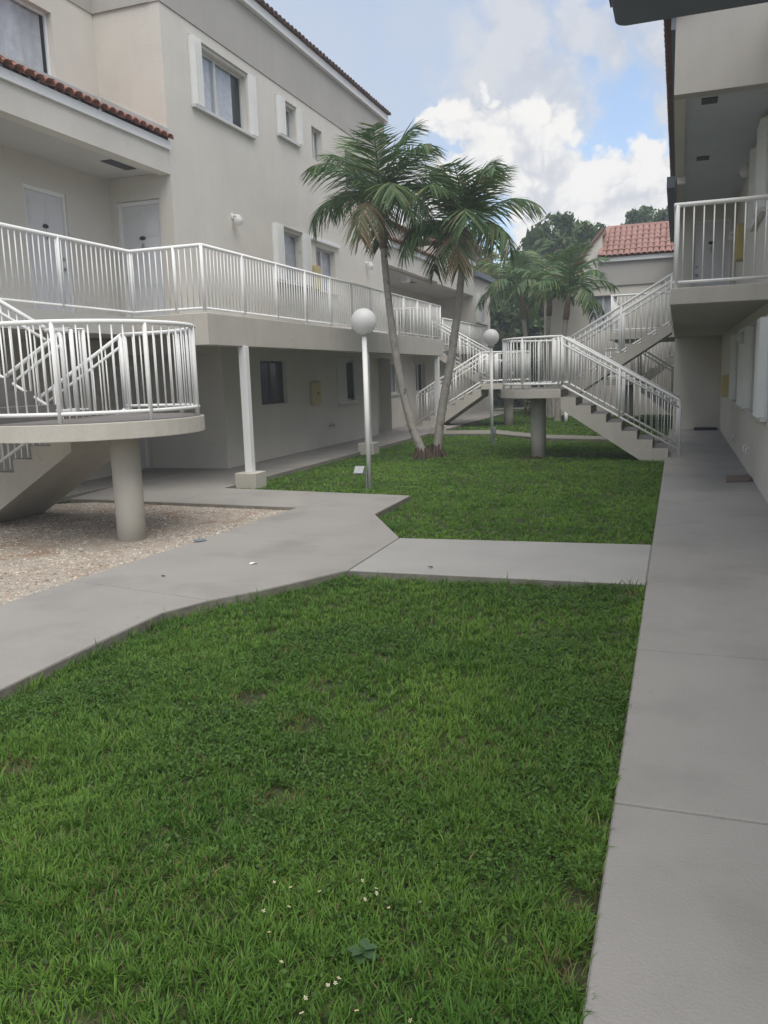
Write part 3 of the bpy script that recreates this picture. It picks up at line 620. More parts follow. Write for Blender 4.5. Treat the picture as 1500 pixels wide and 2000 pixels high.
for y in (12.5, 15.75): B().box((.20, y-.13, 5.236), (.40, y+.13, 5.246)).build('soffit_vent', 'bronze', rb)
b = B(); b.add([(-.28, YB-.1, 6.16), (-.28, 34, 6.16), (4.5, 34, 7.9), (4.5, YB-.1, 7.9)], [(0, 1, 2, 3)]); b.build('roof', 'tile_dark', rb)
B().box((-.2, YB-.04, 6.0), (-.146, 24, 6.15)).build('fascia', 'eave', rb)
tile_roof(rb, (-.28, YB-.1, 6.18), (0, 1, 0), (1, 0, .36), 60, 2, .2, .4, 'tile_dark')
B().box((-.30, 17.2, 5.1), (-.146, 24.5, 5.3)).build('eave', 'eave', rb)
# roof overhang of the wing beside the camera
ov = [(-.74, 6.5), (-.74, 9.88), (-.71, 9.96), (-.64, 10.0), (3, 10.0), (3, 6.5)]
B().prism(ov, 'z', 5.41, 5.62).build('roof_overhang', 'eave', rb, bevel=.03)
B().add([(-.8, 6.5, 5.63), (-.8, 10.01, 5.63), (3.2, 10.01, 7.1), (3.2, 6.5, 7.1)], [(0, 1, 2, 3)]).add([(-.74, 9.99, 5.62), (3.2, 9.99, 5.62), (3.2, 9.99, 7.1)], [(0, 1, 2)]).build('roof', 'tile_dark', rb)
tag(rb, None)
flat_railing('white railing across the end of the upper gallery on the right above the walk',
             [(1.08, YB+.05, FZ-.004), (-.09, YB+.05, FZ-.004), (-.09, 18.4, FZ-.004)], [1.14, 3.2, 5.2, 7.46], 1.07, .125)
wall_lamp('x', XRW, -1, 15.0, 2.2, 'white globe wall lamp between the shutters on the shaded ground floor of the right building', .10)
wall_lamp('x', XRW, -1, 15.7, 4.95, 'white globe wall lamp under the gallery ceiling at the upper right', .10)
wall_lamp('x', XRW, -1, 19.0, 4.35, 'small globe wall lamp behind the gallery railing beside the yellow box', .08)
hose_box('x', XRW, -1, 19.0, 19.9, 1.08, 1.55, 'yellow box on the ground floor wall of the right building beyond the shutters', .22)
hose_box('x', XRW, -1, 17.6, 18.1, 3.75, 4.4, 'yellow box with red emblem on the upper gallery wall behind the right railing')
b = B(); P4 = [(.72, 13.32), (1.10, 13.5), (1.10, 14.28), (.76, 14.1)]
nn = 8; mb = B()
for j in range(nn+1):
    for i in range(nn+1):
        u, v = i/nn, j/nn; p = Vector((*P4[0], 0)).lerp(Vector((*P4[1], 0)), u).lerp(Vector((*P4[3], 0)).lerp(Vector((*P4[2], 0)), u), v)
        z = .012+.03*max(0, u-.75)*4*(.5+.5*math.sin(v*5))
        mb.v.append((p.x, p.y, z))
for j in range(nn):
    for i in range(nn): mb.f.append((j*(nn+1)+i, j*(nn+1)+i+1, (j+1)*(nn+1)+i+1, (j+1)*(nn+1)+i))
fm_ = mb.build('floor_mat', 'mat', smooth=True); tag(fm_, 'brown floor mat with a curled edge lying on the right walk against the wall', 'mat')
md = fm_.modifiers.new('thick', 'SOLIDIFY'); md.thickness = .01; md.offset = -1
tag(B().box((.45, 24.4, .002), (1.05, 24.95, .05)).build('door_mat', 'blackmat', bevel=.01), 'black door mat at the shaded far end of the right walk', 'mat')

for (y, h) in ((14.75, .16), (15.35, .15), (18.2, .13)):
    B().tube([(XRW-.03, y, .22), (XRW-.03, y, .22+h), (XRW+.02, y, .25+h)], .014, 8).build('pipe_stub', 'whitewall', rb, smooth=True)
B().box((-.11, 16.9, 5.10), (.03, 17.05, 5.248)).build('junction_box', 'whitewall', rb, bevel=.006)
# ------------------------------------------------------------------ gable building at the back
gb = thing('apartment_building', 'beige building at the back of the courtyard with a pink red tile roof', 'building', (-3, 34, 0))
wgb = (-3.4, -2.3, 3.2, 4.6)
wall(gb, 'y', 34, -1, -5.15, 2.5, -.1, 5.86, [wgb]); window(gb, 'y', 34, -1, wgb, .5, True)
wall(gb, 'x', -5.15, -1, 34, 44, -.1, 5.4)
B().box((-5.2, 33.93, 4.9), (-3.05, 33.998, 5.45)).box((-3.05, 33.93, 4.95), (2.5, 33.998, 5.84)).build('gray_band', 'stucco_gray', gb)
B().box((-3.05, 33.8, 5.84), (2.6, 34.0, 6.0)).build('fascia', 'whitewall', gb)
sl0 = Vector((0, 1.55, 1.15))
B().add([(-2.95, 33.75, 6.0), (2.6, 33.75, 6.0), (2.6, 35.45, 7.26), (-2.75, 35.45, 7.26)], [(0, 1, 2, 3)]).add([(-2.75, 35.45, 7.26), (2.6, 35.45, 7.26), (2.6, 37.4, 6.0), (-2.95, 37.4, 6.0)], [(0, 1, 2, 3)]).build('roof', 'tile_pink', gb)
tile_roof(gb, (-2.95, 33.7, 6.02), (1, 0, 0), (0, 1.7, 1.26), 25, 6, .215, .42, 'tile_pink')
b = B(); b.tube([(-2.98, 33.7, 6.05), (-2.78, 35.45, 7.33)], .09, 8); b.tube([(-2.78, 35.45, 7.33), (2.6, 35.45, 7.33)], .09, 8); b.build('ridge_tiles', 'tile_pink', gb)
# lower gable to the left of the tiled roof
b = B(); b.add([(-3.6, 34.02, 5.4), (-2.9, 34.02, 5.4), (-2.9, 34.02, 6.95), (-3.6, 34.02, 6.15)], [(0, 1, 2, 3)]); b.add([(-3.7, 34, 6.1), (-2.8, 34, 7.1), (-2.8, 42, 7.1), (-3.7, 42, 6.1)], [(0, 1, 2, 3)]); b.build('gable', 'stucco', gb)
B().tube([(-3.7, 33.95, 6.12), (-2.85, 33.95, 7.1)], .07, 6).build('rake_tiles', 'tile_dark', gb)
# rear gallery reached by the staircase behind
b = B(); b.box((-1.95, 25.3, 2.6), (-.13, 30, FZ)); b.build('balcony_slab', 'concrete', gb)
flat_railing('white railing of the rear gallery in front of the pink roofed building', [(-.16, 25.36, FZ), (-1.9, 25.36, FZ), (-1.9, 30, FZ)], [.03, 1.72, 3.6, 6.3], 1.05)

# ------------------------------------------------------------------ staircases
staircase('concrete staircase at the left, its round landing on a column in the gravel', -7.05, -1, [8.24, 9.45], [6.85, 8.08], 1.36, 2.8, (-6.02, 7.93), zg=-.06, off=.45, tread=.31,
          lab_o='white railing curving round the landing of the near left staircase', lab_i='white railing between the two flights of the near left staircase')
staircase('concrete staircase at the right with steps coming down to the right walk', -2.25, 1, [17.1, 18.3], [18.45, 19.65], 1.39, 2.8, (-2.86, 18.1), zg=GZ,
          lab_o='white railing along the outer side of the right staircase and round its landing', lab_i='white railing between the two flights of the right staircase')
staircase('concrete staircase in the middle distance, seen behind the right palm trunk', -6.3, -1, [27.6, 28.8], [28.95, 30.15], 1.39, 2.8, (-5.6, 28.85), zg=GZ,
          lab_o='white railing on the outer side of the far staircase behind the second globe lamp', lab_i='white railing between the flights of the far staircase behind the right palm trunk')
staircase('shaded staircase at the back below the rear gallery, seen through the right railings', -1.25, 1, [29.6, 30.6], [30.75, 31.75], 1.39, 2.8, (-1.6, 30.7), zg=GZ, tread=.27,
          lab_o='outer railing of the shaded back staircase, seen through the right staircase', lab_i='inner railing of the shaded back staircase, seen through the right staircase')

# thin air volume added to lift dark tones, standing in for lens veil
b = B().box((-45, -6, -1.2), (30, 80, 15)); hz = b.build('veil_haze', 'stucco'); tag(hz, kind='stuff')
hm = bpy.data.materials.new('veil_haze'); hm.use_nodes = True; t = hm.node_tree; t.nodes.clear()
pv = t.nodes.new('ShaderNodeVolumePrincipled'); pv.inputs['Color'].default_value = (.86, .92, 1, 1); pv.inputs['Density'].default_value = .0028
t.links.new(pv.outputs[0], t.nodes.new('ShaderNodeOutputMaterial').inputs['Volume']); hz.data.materials[0] = hm

# ------------------------------------------------------------------ lamps and small things
for (x, y, lx, l, gz) in ((-4.77, 12.6, -.012, 'nearer white globe lamp post in the lawn, a gray outlet box at its foot', 2.63), (-4.58, 21.3, .0, 'farther white globe lamp post standing beside the cross path', 2.66)):
    e = thing('lamp_post', l, 'lamp post', (x, y, GZ), 'globe lamp posts')
    B().tube([(x, y, GZ-.1), (x+lx, y, 2.42)], .04, 16).build('pole', 'white', e, smooth=True)
    B().tube([(x+lx, y, 2.40), (x+lx, y, 2.425), (x+lx, y, 2.46)], [.05, .085, .085], 18).build('collar', 'frame', e, smooth=True)
    B().sphere((x+lx, y, gz), .207, 32, 20).build('globe', 'globe', e, smooth=True)
e = thing('outlet_box', 'gray weatherproof outlet box on a stub beside the nearer lamp pole', 'outlet box', (-4.87, 12.5, GZ))
B().tube([(-4.80, 12.52, GZ), (-4.80, 12.52, .2)], .013, 8).build('conduit', 'metal', e)
B().box((-4.95, 12.46, .17), (-4.81, 12.55, .30)).build('case', 'metal', e, bevel=.008)
B().add([(-4.96, 12.455, .305), (-4.80, 12.455, .305), (-4.80, 12.36, .20), (-4.96, 12.36, .20), (-4.96, 12.465, .315), (-4.80, 12.465, .315), (-4.80, 12.36, .21), (-4.96, 12.36, .21)], [(0, 1, 2, 3), (4, 5, 6, 7), (0, 1, 5, 4), (2, 3, 7, 6), (1, 2, 6, 5), (0, 3, 7, 4)]).build('cover', 'metal', e)
e = thing('outlet_box', 'small gray box on a stub beside the farther lamp pole', 'outlet box', (-4.5, 21.2, GZ))
B().tube([(-4.5, 21.2, GZ), (-4.5, 21.2, .2)], .015, 8).build('conduit', 'metal', e); B().box((-4.54, 21.15, .18), (-4.45, 21.22, .34)).build('case', 'metal', e, bevel=.008)
e = thing('bollard', 'short white stub post in the far lawn seen under the right landing', 'bollard', (-3.79, 30.3, GZ))
B().tube([(-3.79, 30.3, GZ-.1), (-3.79, 30.3, .33)], .06, 12).build('stub', 'white', e, smooth=True); B().box((-3.95, 30.24, GZ), (-3.87, 30.34, .16)).build('box', 'bronze', e)
def scrap(name, label, cat, x, y, w, h, m, z=.006, a=0.):
    b = B(); pts = []
    for i in range(9):
        t_ = 2*math.pi*i/9; r = 1+random.uniform(-.2, .2); u, v = w*r*math.cos(t_), h*r*math.sin(t_)
        pts.append((x+u*math.cos(a)-v*math.sin(a), y+u*math.sin(a)+v*math.cos(a), z+random.uniform(.0, .012)))
    b.add(pts+[(p[0], p[1], p[2]-.003) for p in pts], [tuple(range(9)), tuple(range(9, 18))]+[(i, (i+1) % 9, 9+(i+1) % 9, 9+i) for i in range(9)])
    return tag(b.build(name, m), label, cat)
scrap('paper_scrap', 'small white paper scrap lying on the left walk', 'litter', -3.82, 6.84, .045, .018, 'paper', a=.6)
scrap('plastic_scrap', 'dark flattened scrap at the edge of the gravel bed', 'litter', -5.0, 7.75, .08, .10, 'eave', a=.3)
scrap('dead_leaf', 'tiny dark dead leaf lying on the pale cross walk', 'leaf', -2.1, 7.05, .025, .012, 'roots', a=.3)
for (x, y, l) in ((-4.4, 6.2, 'tiny dark dead leaf on the left walk near the lawn edge'), (.45, 2.05, 'tiny dark smudged leaf on the right walk nearest the camera')):
    scrap('dead_leaf', l, 'leaf', x, y, .018, .012, 'roots')

# ------------------------------------------------------------------ vegetation helpers (numpy)
def np_mesh(name, m, verts, quads=None, tris=None, col=None, parent=None, smooth=False):
    me = bpy.data.meshes.new(name); nv = len(verts); nq = 0 if quads is None else len(quads); ntri = 0 if tris is None else len(tris)
    me.vertices.add(nv); me.vertices.foreach_set('co', np.asarray(verts, np.float32).ravel())
    li = []; 
    if nq: li.append(np.asarray(quads, np.int32).ravel())
    if ntri: li.append(np.asarray(tris, np.int32).ravel())
    li = np.concatenate(li); me.loops.add(len(li)); me.loops.foreach_set('vertex_index', li)
    tot = np.concatenate((np.full(nq, 4, np.int32), np.full(ntri, 3, np.int32))); st = np.concatenate(([0], np.cumsum(tot)[:-1])).astype(np.int32)
    me.polygons.add(nq+ntri); me.polygons.foreach_set('loop_start', st); me.polygons.foreach_set('loop_total', tot)
    if smooth: me.polygons.foreach_set('use_smooth', np.ones(nq+ntri, bool))
    me.update(calc_edges=True)
    if col is not None:
        a = me.attributes.new('col', 'FLOAT_COLOR', 'POINT'); c4 = np.ones((nv, 4), np.float32); c4[:, :3] = col; a.data.foreach_set('color', c4.ravel())
    me.materials.append(M[m]); ob = bpy.data.objects.new(name, me); COL.objects.link(ob)
    if parent: ob.parent = parent
    ORG[ob.name] = ORG[parent.name] if parent else Vector((0, 0, 0)); return ob
def inside(poly, x, y):
    r = np.zeros(len(x), bool); n = len(poly)
    for i in range(n):
        (x1, y1), (x2, y2) = poly[i], poly[(i+1) % n]
        c_ = ((y1 > y) != (y2 > y)) & (x < (x2-x1)*(y-y1)/((y2-y1) if y2 != y1 else 1e-9)+x1); r ^= c_
    return r
_perm = RNG.random((64, 64))
def vnoise(x, y, s):
    x = x*s; y = y*s; xi = np.floor(x).astype(int); yi = np.floor(y).astype(int); fx, fy = x-xi, y-yi; fx = fx*fx*(3-2*fx); fy = fy*fy*(3-2*fy)
    g = lambda a, b: _perm[a % 64, b % 64]
    return (g(xi, yi)*(1-fx)+g(xi+1, yi)*fx)*(1-fy)+(g(xi, yi+1)*(1-fx)+g(xi+1, yi+1)*fx)*fy
def fbm(x, y, s): return vnoise(x, y, s)*.55+vnoise(x+7.3, y+3.1, s*2.1)*.28+vnoise(x+1.9, y+9.7, s*4.3)*.17
def in_view(x, y, m=.06):
    dx, dy = x, y; cz = -(H+.05)
    dpt = dx*fw.x+dy*fw.y+cz*fw.z; px = (dx*rt2.x+dy*rt2.y+cz*rt2.z)/np.maximum(dpt, .01)*1600; py = -(dx*up2.x+dy*up2.y+cz*up2.z)/np.maximum(dpt, .01)*1600
    return (dpt > .2) & (np.abs(px) < 750*(1+m)+250) & (py < 1000*(1+m)+150)
LAWN_NEAR = [(-.215, 6.86), (-2.81, 6.80), (-3.26, 5.96), (-3.53, 5.58), (-3.70, 5.2), (-3.71, 4.5), (-3.70, 3.4), (-3.72, 1), (-.215, 1)]
LAWN_FAR = [(-.215, 8.53), (-2.84, 8.38), (-3.66, 9.82), (-3.72, 11.44), (-7.10, 11.90), (-7.09, 23.9), (-5.0, 23.75), (-3.37, 22.05), (-1.89, 21.6), (-.215, 21.15)]
LAWN_BACK = [(-.25, 22.45), (-1.98, 22.75), (-3.56, 23.45), (-5.35, 25.45), (-7.1, 25.4), (-7.1, 30), (-8.4, 39.4), (-5, 40.9), (-.3, 41)]
BARE = [(-2.30, 3.97, .11), (-1.84, 3.72, .12), (-1.63, 3.0, .10), (-1.95, 4.3, .10), (-.26, 3.09, .06), (-.27, 2.58, .08), (-.25, 2.23, .08), (-.35, 6.62, .12), (-1.59, 2.49, .05), (-2.9, 17.6, .45), (-2.2, 17.9, .4), (-1.4, 18.2, .5), (-2.45, 4.8, .08), (-3.0, 2.9, .10)]
def bare(x, y):
    k = np.zeros(len(x))
    for (a, b, r) in BARE:
        k = np.maximum(k, np.clip(1.35-np.hypot(x-a, y-b)/r, 0, 1))
    return k*(.55+.9*fbm(x, y, 14))
def sample(poly, n):
    p = np.array(poly); lo, hi = p.min(0), p.max(0); x = RNG.uniform(lo[0], hi[0], n); y = RNG.uniform(lo[1], hi[1], n)
    k = inside(poly, x, y) & in_view(x, y); return x[k], y[k]
def area(poly):
    p = np.array(poly); return np.prod(p.max(0)-p.min(0))
def gz(x, y): return GZ+.048*np.clip((x+.95)/.73, 0, 1)*(y < 7)
def grass(polys_density, name, label=None):
    X, Y, HT, WD, LX, LY, CC = [], [], [], [], [], [], []
    for poly, dens, h, w, tuft in polys_density:
        x, y = sample(poly, int(area(poly)*dens/tuft)); d = np.hypot(x, y)
        keep = RNG.random(len(x)) < np.clip(1.15-bare(x, y)*1.15, .16, 1)*np.clip(.35+1.3*fbm(x, y, 3.5), .4, 1)
        x, y = x[keep], y[keep]; k = RNG.integers(max(3, tuft-5), tuft+6, len(x)); th = .62+.75*fbm(x, y, 2.2)+RNG.normal(0, .15, len(x)); tr_ = RNG.uniform(.012, .035, len(x))
        hue = fbm(x+20, y, 1.6)+RNG.normal(0, .10, len(x))
        xi = np.repeat(np.arange(len(x)), k); a = RNG.uniform(0, 2*np.pi, len(xi)); rr = tr_[xi]*np.sqrt(RNG.random(len(xi)))
        bx, by = x[xi]+rr*np.cos(a), y[xi]+rr*np.sin(a)
        kk = inside(poly, bx, by); xi, a, bx, by = xi[kk], a[kk], bx[kk], by[kk]
        lean = RNG.uniform(.35, 1.5, len(xi)); hh = h*np.clip(th[xi], .4, 1.6)*RNG.uniform(.55, 1.25, len(xi))
        tall = RNG.random(len(xi)) < .02; hh = np.where(tall, hh*1.5, hh)
        X.append(bx); Y.append(by); HT.append(hh); WD.append(w*RNG.uniform(.6, 1.35, len(xi))); LX.append(np.cos(a)*lean); LY.append(np.sin(a)*lean)
        t_ = np.clip(hue[xi]+RNG.normal(0, .09, len(xi)), 0, 1)[:, None]
        c_ = np.array([.050, .130, .018])*(1-t_)+np.array([.150, .265, .040])*t_
        dry = (RNG.random(len(xi)) < .035+.55*np.clip(bare(bx, by), 0, 1)+.10*np.clip(fbm(bx, by+40, 1.1)-.55, 0, 1)*4)[:, None]
        c_ = c_*(1.3 if poly[0][1] > 7 else 1.1)
        c_ = np.where(dry, np.array([.20, .165, .075])*RNG.uniform(.6, 1.2, (len(xi), 1)), c_); CC.append(c_)
    X, Y, HT, WD, LX, LY = map(np.concatenate, (X, Y, HT, WD, LX, LY)); CC = np.concatenate(CC); n = len(X)
    ln = np.hypot(LX, LY); sx, sy = -LY/np.maximum(ln, 1e-6), LX/np.maximum(ln, 1e-6)
    tw = RNG.uniform(-.9, .9, n); sx, sy = sx*np.cos(tw)-sy*np.sin(tw), sx*np.sin(tw)+sy*np.cos(tw)
    V = np.zeros((n, 5, 3)); z0 = gz(X, Y)
    L_ = HT
    for k, (t_, wf) in enumerate(((0., .8), (.55, 1.), (1., 0.))):
        fwd = np.minimum(ln, 1.3)*L_*.62*t_**1.6; zz = L_*(t_-.30*np.minimum(ln, 1.4)*t_**2); ux, uy = LX/np.maximum(ln, 1e-6), LY/np.maximum(ln, 1e-6)
        cx, cy = X+ux*fwd, Y+uy*fwd
        if k < 2:
            V[:, 2*k] = np.stack((cx-sx*WD*wf/2, cy-sy*WD*wf/2, z0+zz), 1); V[:, 2*k+1] = np.stack((cx+sx*WD*wf/2, cy+sy*WD*wf/2, z0+zz), 1)
        else: V[:, 4] = np.stack((cx, cy, z0+zz), 1)
    o = (np.arange(n)*5)[:, None]; q = o+np.array([[0, 1, 3, 2]]); t3 = o+np.array([[2, 3, 4]])
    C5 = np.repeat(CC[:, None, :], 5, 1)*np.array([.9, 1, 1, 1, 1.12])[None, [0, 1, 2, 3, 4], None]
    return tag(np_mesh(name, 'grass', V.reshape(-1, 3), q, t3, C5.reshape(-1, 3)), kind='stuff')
def band(poly, ya, yb):
    # part of a lawn between two distances (the polygon test runs on the original outline)
    return [(max(min(x, 60), -60), min(max(y, ya), yb)) for x, y in poly]
grass([(band(LAWN_NEAR, 1.2, 3.2), 17000, .060, .0050, 12), (band(LAWN_NEAR, 3.2, 4.9), 11500, .058, .0057, 12), (band(LAWN_NEAR, 4.9, 6.9), 7500, .055, .0068, 10),
       ([(-.27, 1.2), (-.214, 1.2), (-.214, 6.85), (-.27, 6.85)], 5000, .075, .0055, 8), ([(-3.73, 3), (-3.66, 3), (-3.66, 5.2), (-3.48, 5.58), (-3.21, 5.98), (-2.77, 6.74), (-.22, 6.80), (-.22, 6.87), (-2.80, 6.81), (-3.26, 5.98), (-3.54, 5.58), (-3.72, 5.2)], 2600, .105, .0068, 7),
       (band(LAWN_FAR, 8.3, 12), 3200, .050, .008, 9), (band(LAWN_FAR, 12, 17), 2200, .046, .011, 8), (band(LAWN_FAR, 17, 24.5), 1300, .046, .015, 7), (LAWN_BACK, 500, .05, .024, 7)], 'grass')

def leaves_flat(name, poly, n, size, mask, base, hgt):
    x, y = sample(poly, n); k = RNG.random(len(x)) < mask(x, y)*np.clip(1.1-bare(x, y)*1.5, 0, 1); x, y = x[k], y[k]; n = len(x)
    s = size*RNG.uniform(.6, 1.4, n); a = RNG.uniform(0, 2*np.pi, n); til = RNG.uniform(-.7, .7, (n, 2)); z = gz(x, y)+hgt*RNG.uniform(.4, 1.2, n)
    sh = np.array([(-1, 0), (-.45, .5), (.4, .52), (1, 0), (.4, -.52), (-.45, -.5), (0, 0)]); ca, sa = np.cos(a)[:, None], np.sin(a)[:, None]
    u, v = sh[:, 0][None]*s[:, None], sh[:, 1][None]*s[:, None]
    dx, dy = u*ca-v*sa, u*sa+v*ca; dz = dx*til[:, :1]+dy*til[:, 1:]; dz[:, 6] -= s*.18
    V = np.stack((x[:, None]+dx, y[:, None]+dy, z[:, None]+dz), 2)
    o = (np.arange(n)*7)[:, None]; T = np.concatenate([o+np.array([[i, (i+1) % 6, 6]]) for i in range(6)])
    c_ = np.array(base)*RNG.uniform(.7, 1.4, (n, 1)); C = np.repeat(c_[:, None], 7, 1)
    return tag(np_mesh(name, 'grass', V.reshape(-1, 3), None, T, C.reshape(-1, 3)), kind='stuff')
leaves_flat('clover_leaves', band(LAWN_NEAR, 1.2, 6.9), 120000, .0085, lambda x, y: np.clip((fbm(x+3, y+5, 1.3)-.47)*5+np.clip(1-np.hypot(x+.95, y-2.1)/.5, 0, 1)+np.clip(.75-np.abs(x+.5)/.35, 0, .7), .03, 1), (.062, .130, .024), .046)

# loose pebbles in the gravel bed
x, y = sample([(p[0]+.0, max(p[1], 4)) for p in GRAVEL], 60000); dd = np.hypot(x+5, y-7)
k = (y < 10.35) & (RNG.random(len(x)) < np.clip(.30+1.2*(fbm(x, y, 1.2)-.30), .12, 1)); x, y = x[k], y[k]; n = len(x)
oc = np.array([(1, 0, 0), (0, 1, 0), (-1, 0, 0), (0, -1, 0), (0, 0, 1), (.55, .6, .55), (-.6, -.5, .55), (.6, -.6, .5)])
fc = np.array([(0, 1, 5), (1, 4, 5), (4, 0, 5), (1, 2, 4), (2, 3, 6), (3, 4, 6), (4, 2, 6), (3, 0, 7), (0, 4, 7), (4, 3, 7)])
s = RNG.uniform(.005, .016, n)*np.where(RNG.random(n) < .03, 1.9, 1); an = RNG.uniform(0, 6.3, n); sx = s*RNG.uniform(.7, 1.4, n); sz = s*RNG.uniform(.4, .8, n)
px_, py_ = oc[:, 0][None]*sx[:, None], oc[:, 1][None]*s[:, None]
V = np.stack((x[:, None]+px_*np.cos(an)[:, None]-py_*np.sin(an)[:, None], y[:, None]+px_*np.sin(an)[:, None]+py_*np.cos(an)[:, None], -.053+oc[:, 2][None]*sz[:, None]), 2)
cc = np.array([.45, .41, .355])*RNG.uniform(.5, 1.35, (n, 1))*np.where(RNG.random((n, 1)) < .10, .4, 1); br = (fbm(x, y, 1.6) > .56)[:, None]; cc = np.where(br & (RNG.random((n, 1)) < .4), np.array([.28, .19, .13])*RNG.uniform(.6, 1.3, (n, 1)), cc)
T = np.concatenate([(np.arange(n)*8)[:, None]+f[None] for f in fc])
tag(np_mesh('pebbles', 'pebble', V.reshape(-1, 3), None, T, np.repeat(cc[:, None], 8, 1).reshape(-1, 3)), kind='stuff')

# small white wildflowers
FL = [(-1.32, 2.375), (-1.252, 2.367), (-1.148, 2.382), (-1.287, 2.229), (-1.216, 2.277), (-1.213, 2.126), (-1.027, 2.489), (-.959, 2.449), (-.945, 2.416), (-.973, 2.377), (-.882, 2.36), (-.793, 2.432), (-1.11, 2.013), (-.919, 2.01), (-.919, 1.985), (-.935, 1.965), (-.977, 1.899), (-.969, 1.856), (-.823, 1.913), (-.665, 1.922)]
for i, (x, y) in enumerate(FL):
    z = -.03+random.uniform(-.008, .008)
    e = thing('wildflower', 'tiny white wildflower on a thin stem among the grass of the near lawn', 'flower', (x, y, GZ), 'white wildflowers in the near lawn')
    B().tube([(x, y, GZ), (x+.004, y, z)], .0012, 5).build('stem', 'grass', e)
    pb = B(); np_ = 5; ta, tb = random.uniform(-.5, .5), random.uniform(-.5, .5)
    for q in range(np_):
        a = 2*math.pi*q/np_+random.uniform(-.2, .2); r = random.uniform(.0055, .0075)
        pts = [(0, 0), (.55, .32), (1, .22), (1, -.22), (.55, -.32)]
        pb.add([(x+.004+r*(u*math.cos(a)-v*math.sin(a)), y+r*(u*math.sin(a)+v*math.cos(a)), z+.002+r*u*(ta*math.cos(a)+tb*math.sin(a)+.2)) for u, v in pts], [(0, 1, 2, 3, 4)])
    pb.build('petals', 'petal', e); B().sphere((x+.004, y, z+.003), .0024, 8, 5).build('flower_centre', 'pollen', e)
e = thing('broadleaf_weed', 'low rosette weed with broad blue green leaves among the white flowers', 'weed', (-.89, 2.156, GZ))
for q in range(9):
    a = q*2.4; L_ = random.uniform(.035, .055); b = B(); N = 6
    for i in range(N+1):
        t_ = i/N; w = L_*.34*math.sin(math.pi*min(1, t_*.92+.06)); zc = GZ+.025+.03*t_*(1.2-t_)+.003*q
        for sg in (-1, 0, 1):
            u, v = L_*t_+.004, sg*w; b.v.append((-.89+u*math.cos(a)-v*math.sin(a), 2.156+u*math.sin(a)+v*math.cos(a), zc+abs(sg)*.006))
    for i in range(N):
        for j in range(2): b.f.append((i*3+j, i*3+j+1, i*3+3+j+1, i*3+3+j))
    ob = b.build('leaf', 'grass', e, smooth=True)
    at_ = ob.data.attributes.new('col', 'FLOAT_COLOR', 'POINT'); at_.data.foreach_set('color', [.075, .14, .065, 1]*len(ob.data.vertices))
for o in bpy.data.objects:
    if o.name.startswith('stem') and o.type == 'MESH':
        at_ = o.data.attributes.new('col', 'FLOAT_COLOR', 'POINT'); at_.data.foreach_set('color', [.06, .12, .03, 1]*len(o.data.vertices))

# ------------------------------------------------------------------ palms
def frond(parent, c, az, el, L, droop, rng, leaf_len=.55, pairs=40, tw=.0, dry=False, lw=.036):
    c = Vector(c); h = Vector((math.cos(az), math.sin(az), 0)); n = 14; pts = []; p = c.copy(); ang = el; ds = L/n
    for i in range(n+1):
        pts.append(p.copy()); d = h*math.cos(ang)+Vector((0, 0, 1))*math.sin(ang); p = p+d*ds; ang -= droop/n*(.35+1.3*i/n)
    bt = B(); bt.tube(pts, [.020*(1-.85*i/n)+.003 for i in range(n+1)], 6)
    V, Q, C = list(bt.v), [], []
    nb = len(V); C = [(.085, .115, .04)]*nb; F4 = [f for f in bt.f]
    side = Vector((-h.y, h.x, 0)); 
    for k in range(pairs):
        t_ = .14+.86*(k+rng.random()*.5)/pairs; f = t_*n; i = min(int(f), n-1); q = pts[i].lerp(pts[i+1], f-i); T = (pts[i+1]-pts[i]).normalized(); Nn = side.cross(T).normalized()
        if Nn.z < 0 and ang > -1: Nn = Nn
        for sg in (-1, 1):
            ll = leaf_len*(.45+.75*math.sin(math.pi*(t_*.82+.12)))*rng.uniform(.85, 1.1)
            fwdm = .45+.75*t_+rng.uniform(-.1, .1); d = (side*sg*1.0+T*fwdm+Nn*rng.uniform(-.05, .75)).normalized()
            w0 = lw*rng.uniform(.8, 1.15); wv = T*.8+Nn*rng.uniform(-.5, .5); wv = (wv-d*wv.dot(d)).normalized()
            pp = q.copy(); seg = 4; o = len(V); dl = d.copy(); g_ = (rng.uniform(.03, .20)+.14*t_)*max(.35, min(1.15, 1.15-.6*el))
            base = (.070, .140, .046) if rng.random() > .2 else (.14, .19, .055)
            if rng.random() < (.05 if not dry else .6): base = (.20, .15, .08)
            bl = rng.uniform(.75, 1.3)
            for s_ in range(seg+1):
                w = w0*(.55, 1., .9, .6, .05)[s_]/2
                V.append(tuple(pp-wv*w)); V.append(tuple(pp+wv*w)); cl = [x*bl for x in base]; C += [cl, cl]
                dl = (dl+Vector((0, 0, -g_))).normalized(); pp = pp+dl*(ll/seg)
            for s_ in range(seg): F4.append((o+2*s_, o+2*s_+1, o+2*s_+3, o+2*s_+2))
    o_ = ORG[parent.name]; me = bpy.data.meshes.new('frond'); me.from_pydata([(a-o_.x, b_-o_.y, z-o_.z) for a, b_, z in V], [], F4); me.update()
    at_ = me.attributes.new('col', 'FLOAT_COLOR', 'POINT'); at_.data.foreach_set('color', np.concatenate((np.array(C), np.ones((len(C), 1))), 1).astype(np.float32).ravel())
    me.materials.append(M['palmleaf']); ob = bpy.data.objects.new('frond', me); COL.objects.link(ob); ob.parent = parent; ORG[ob.name] = o_; return ob
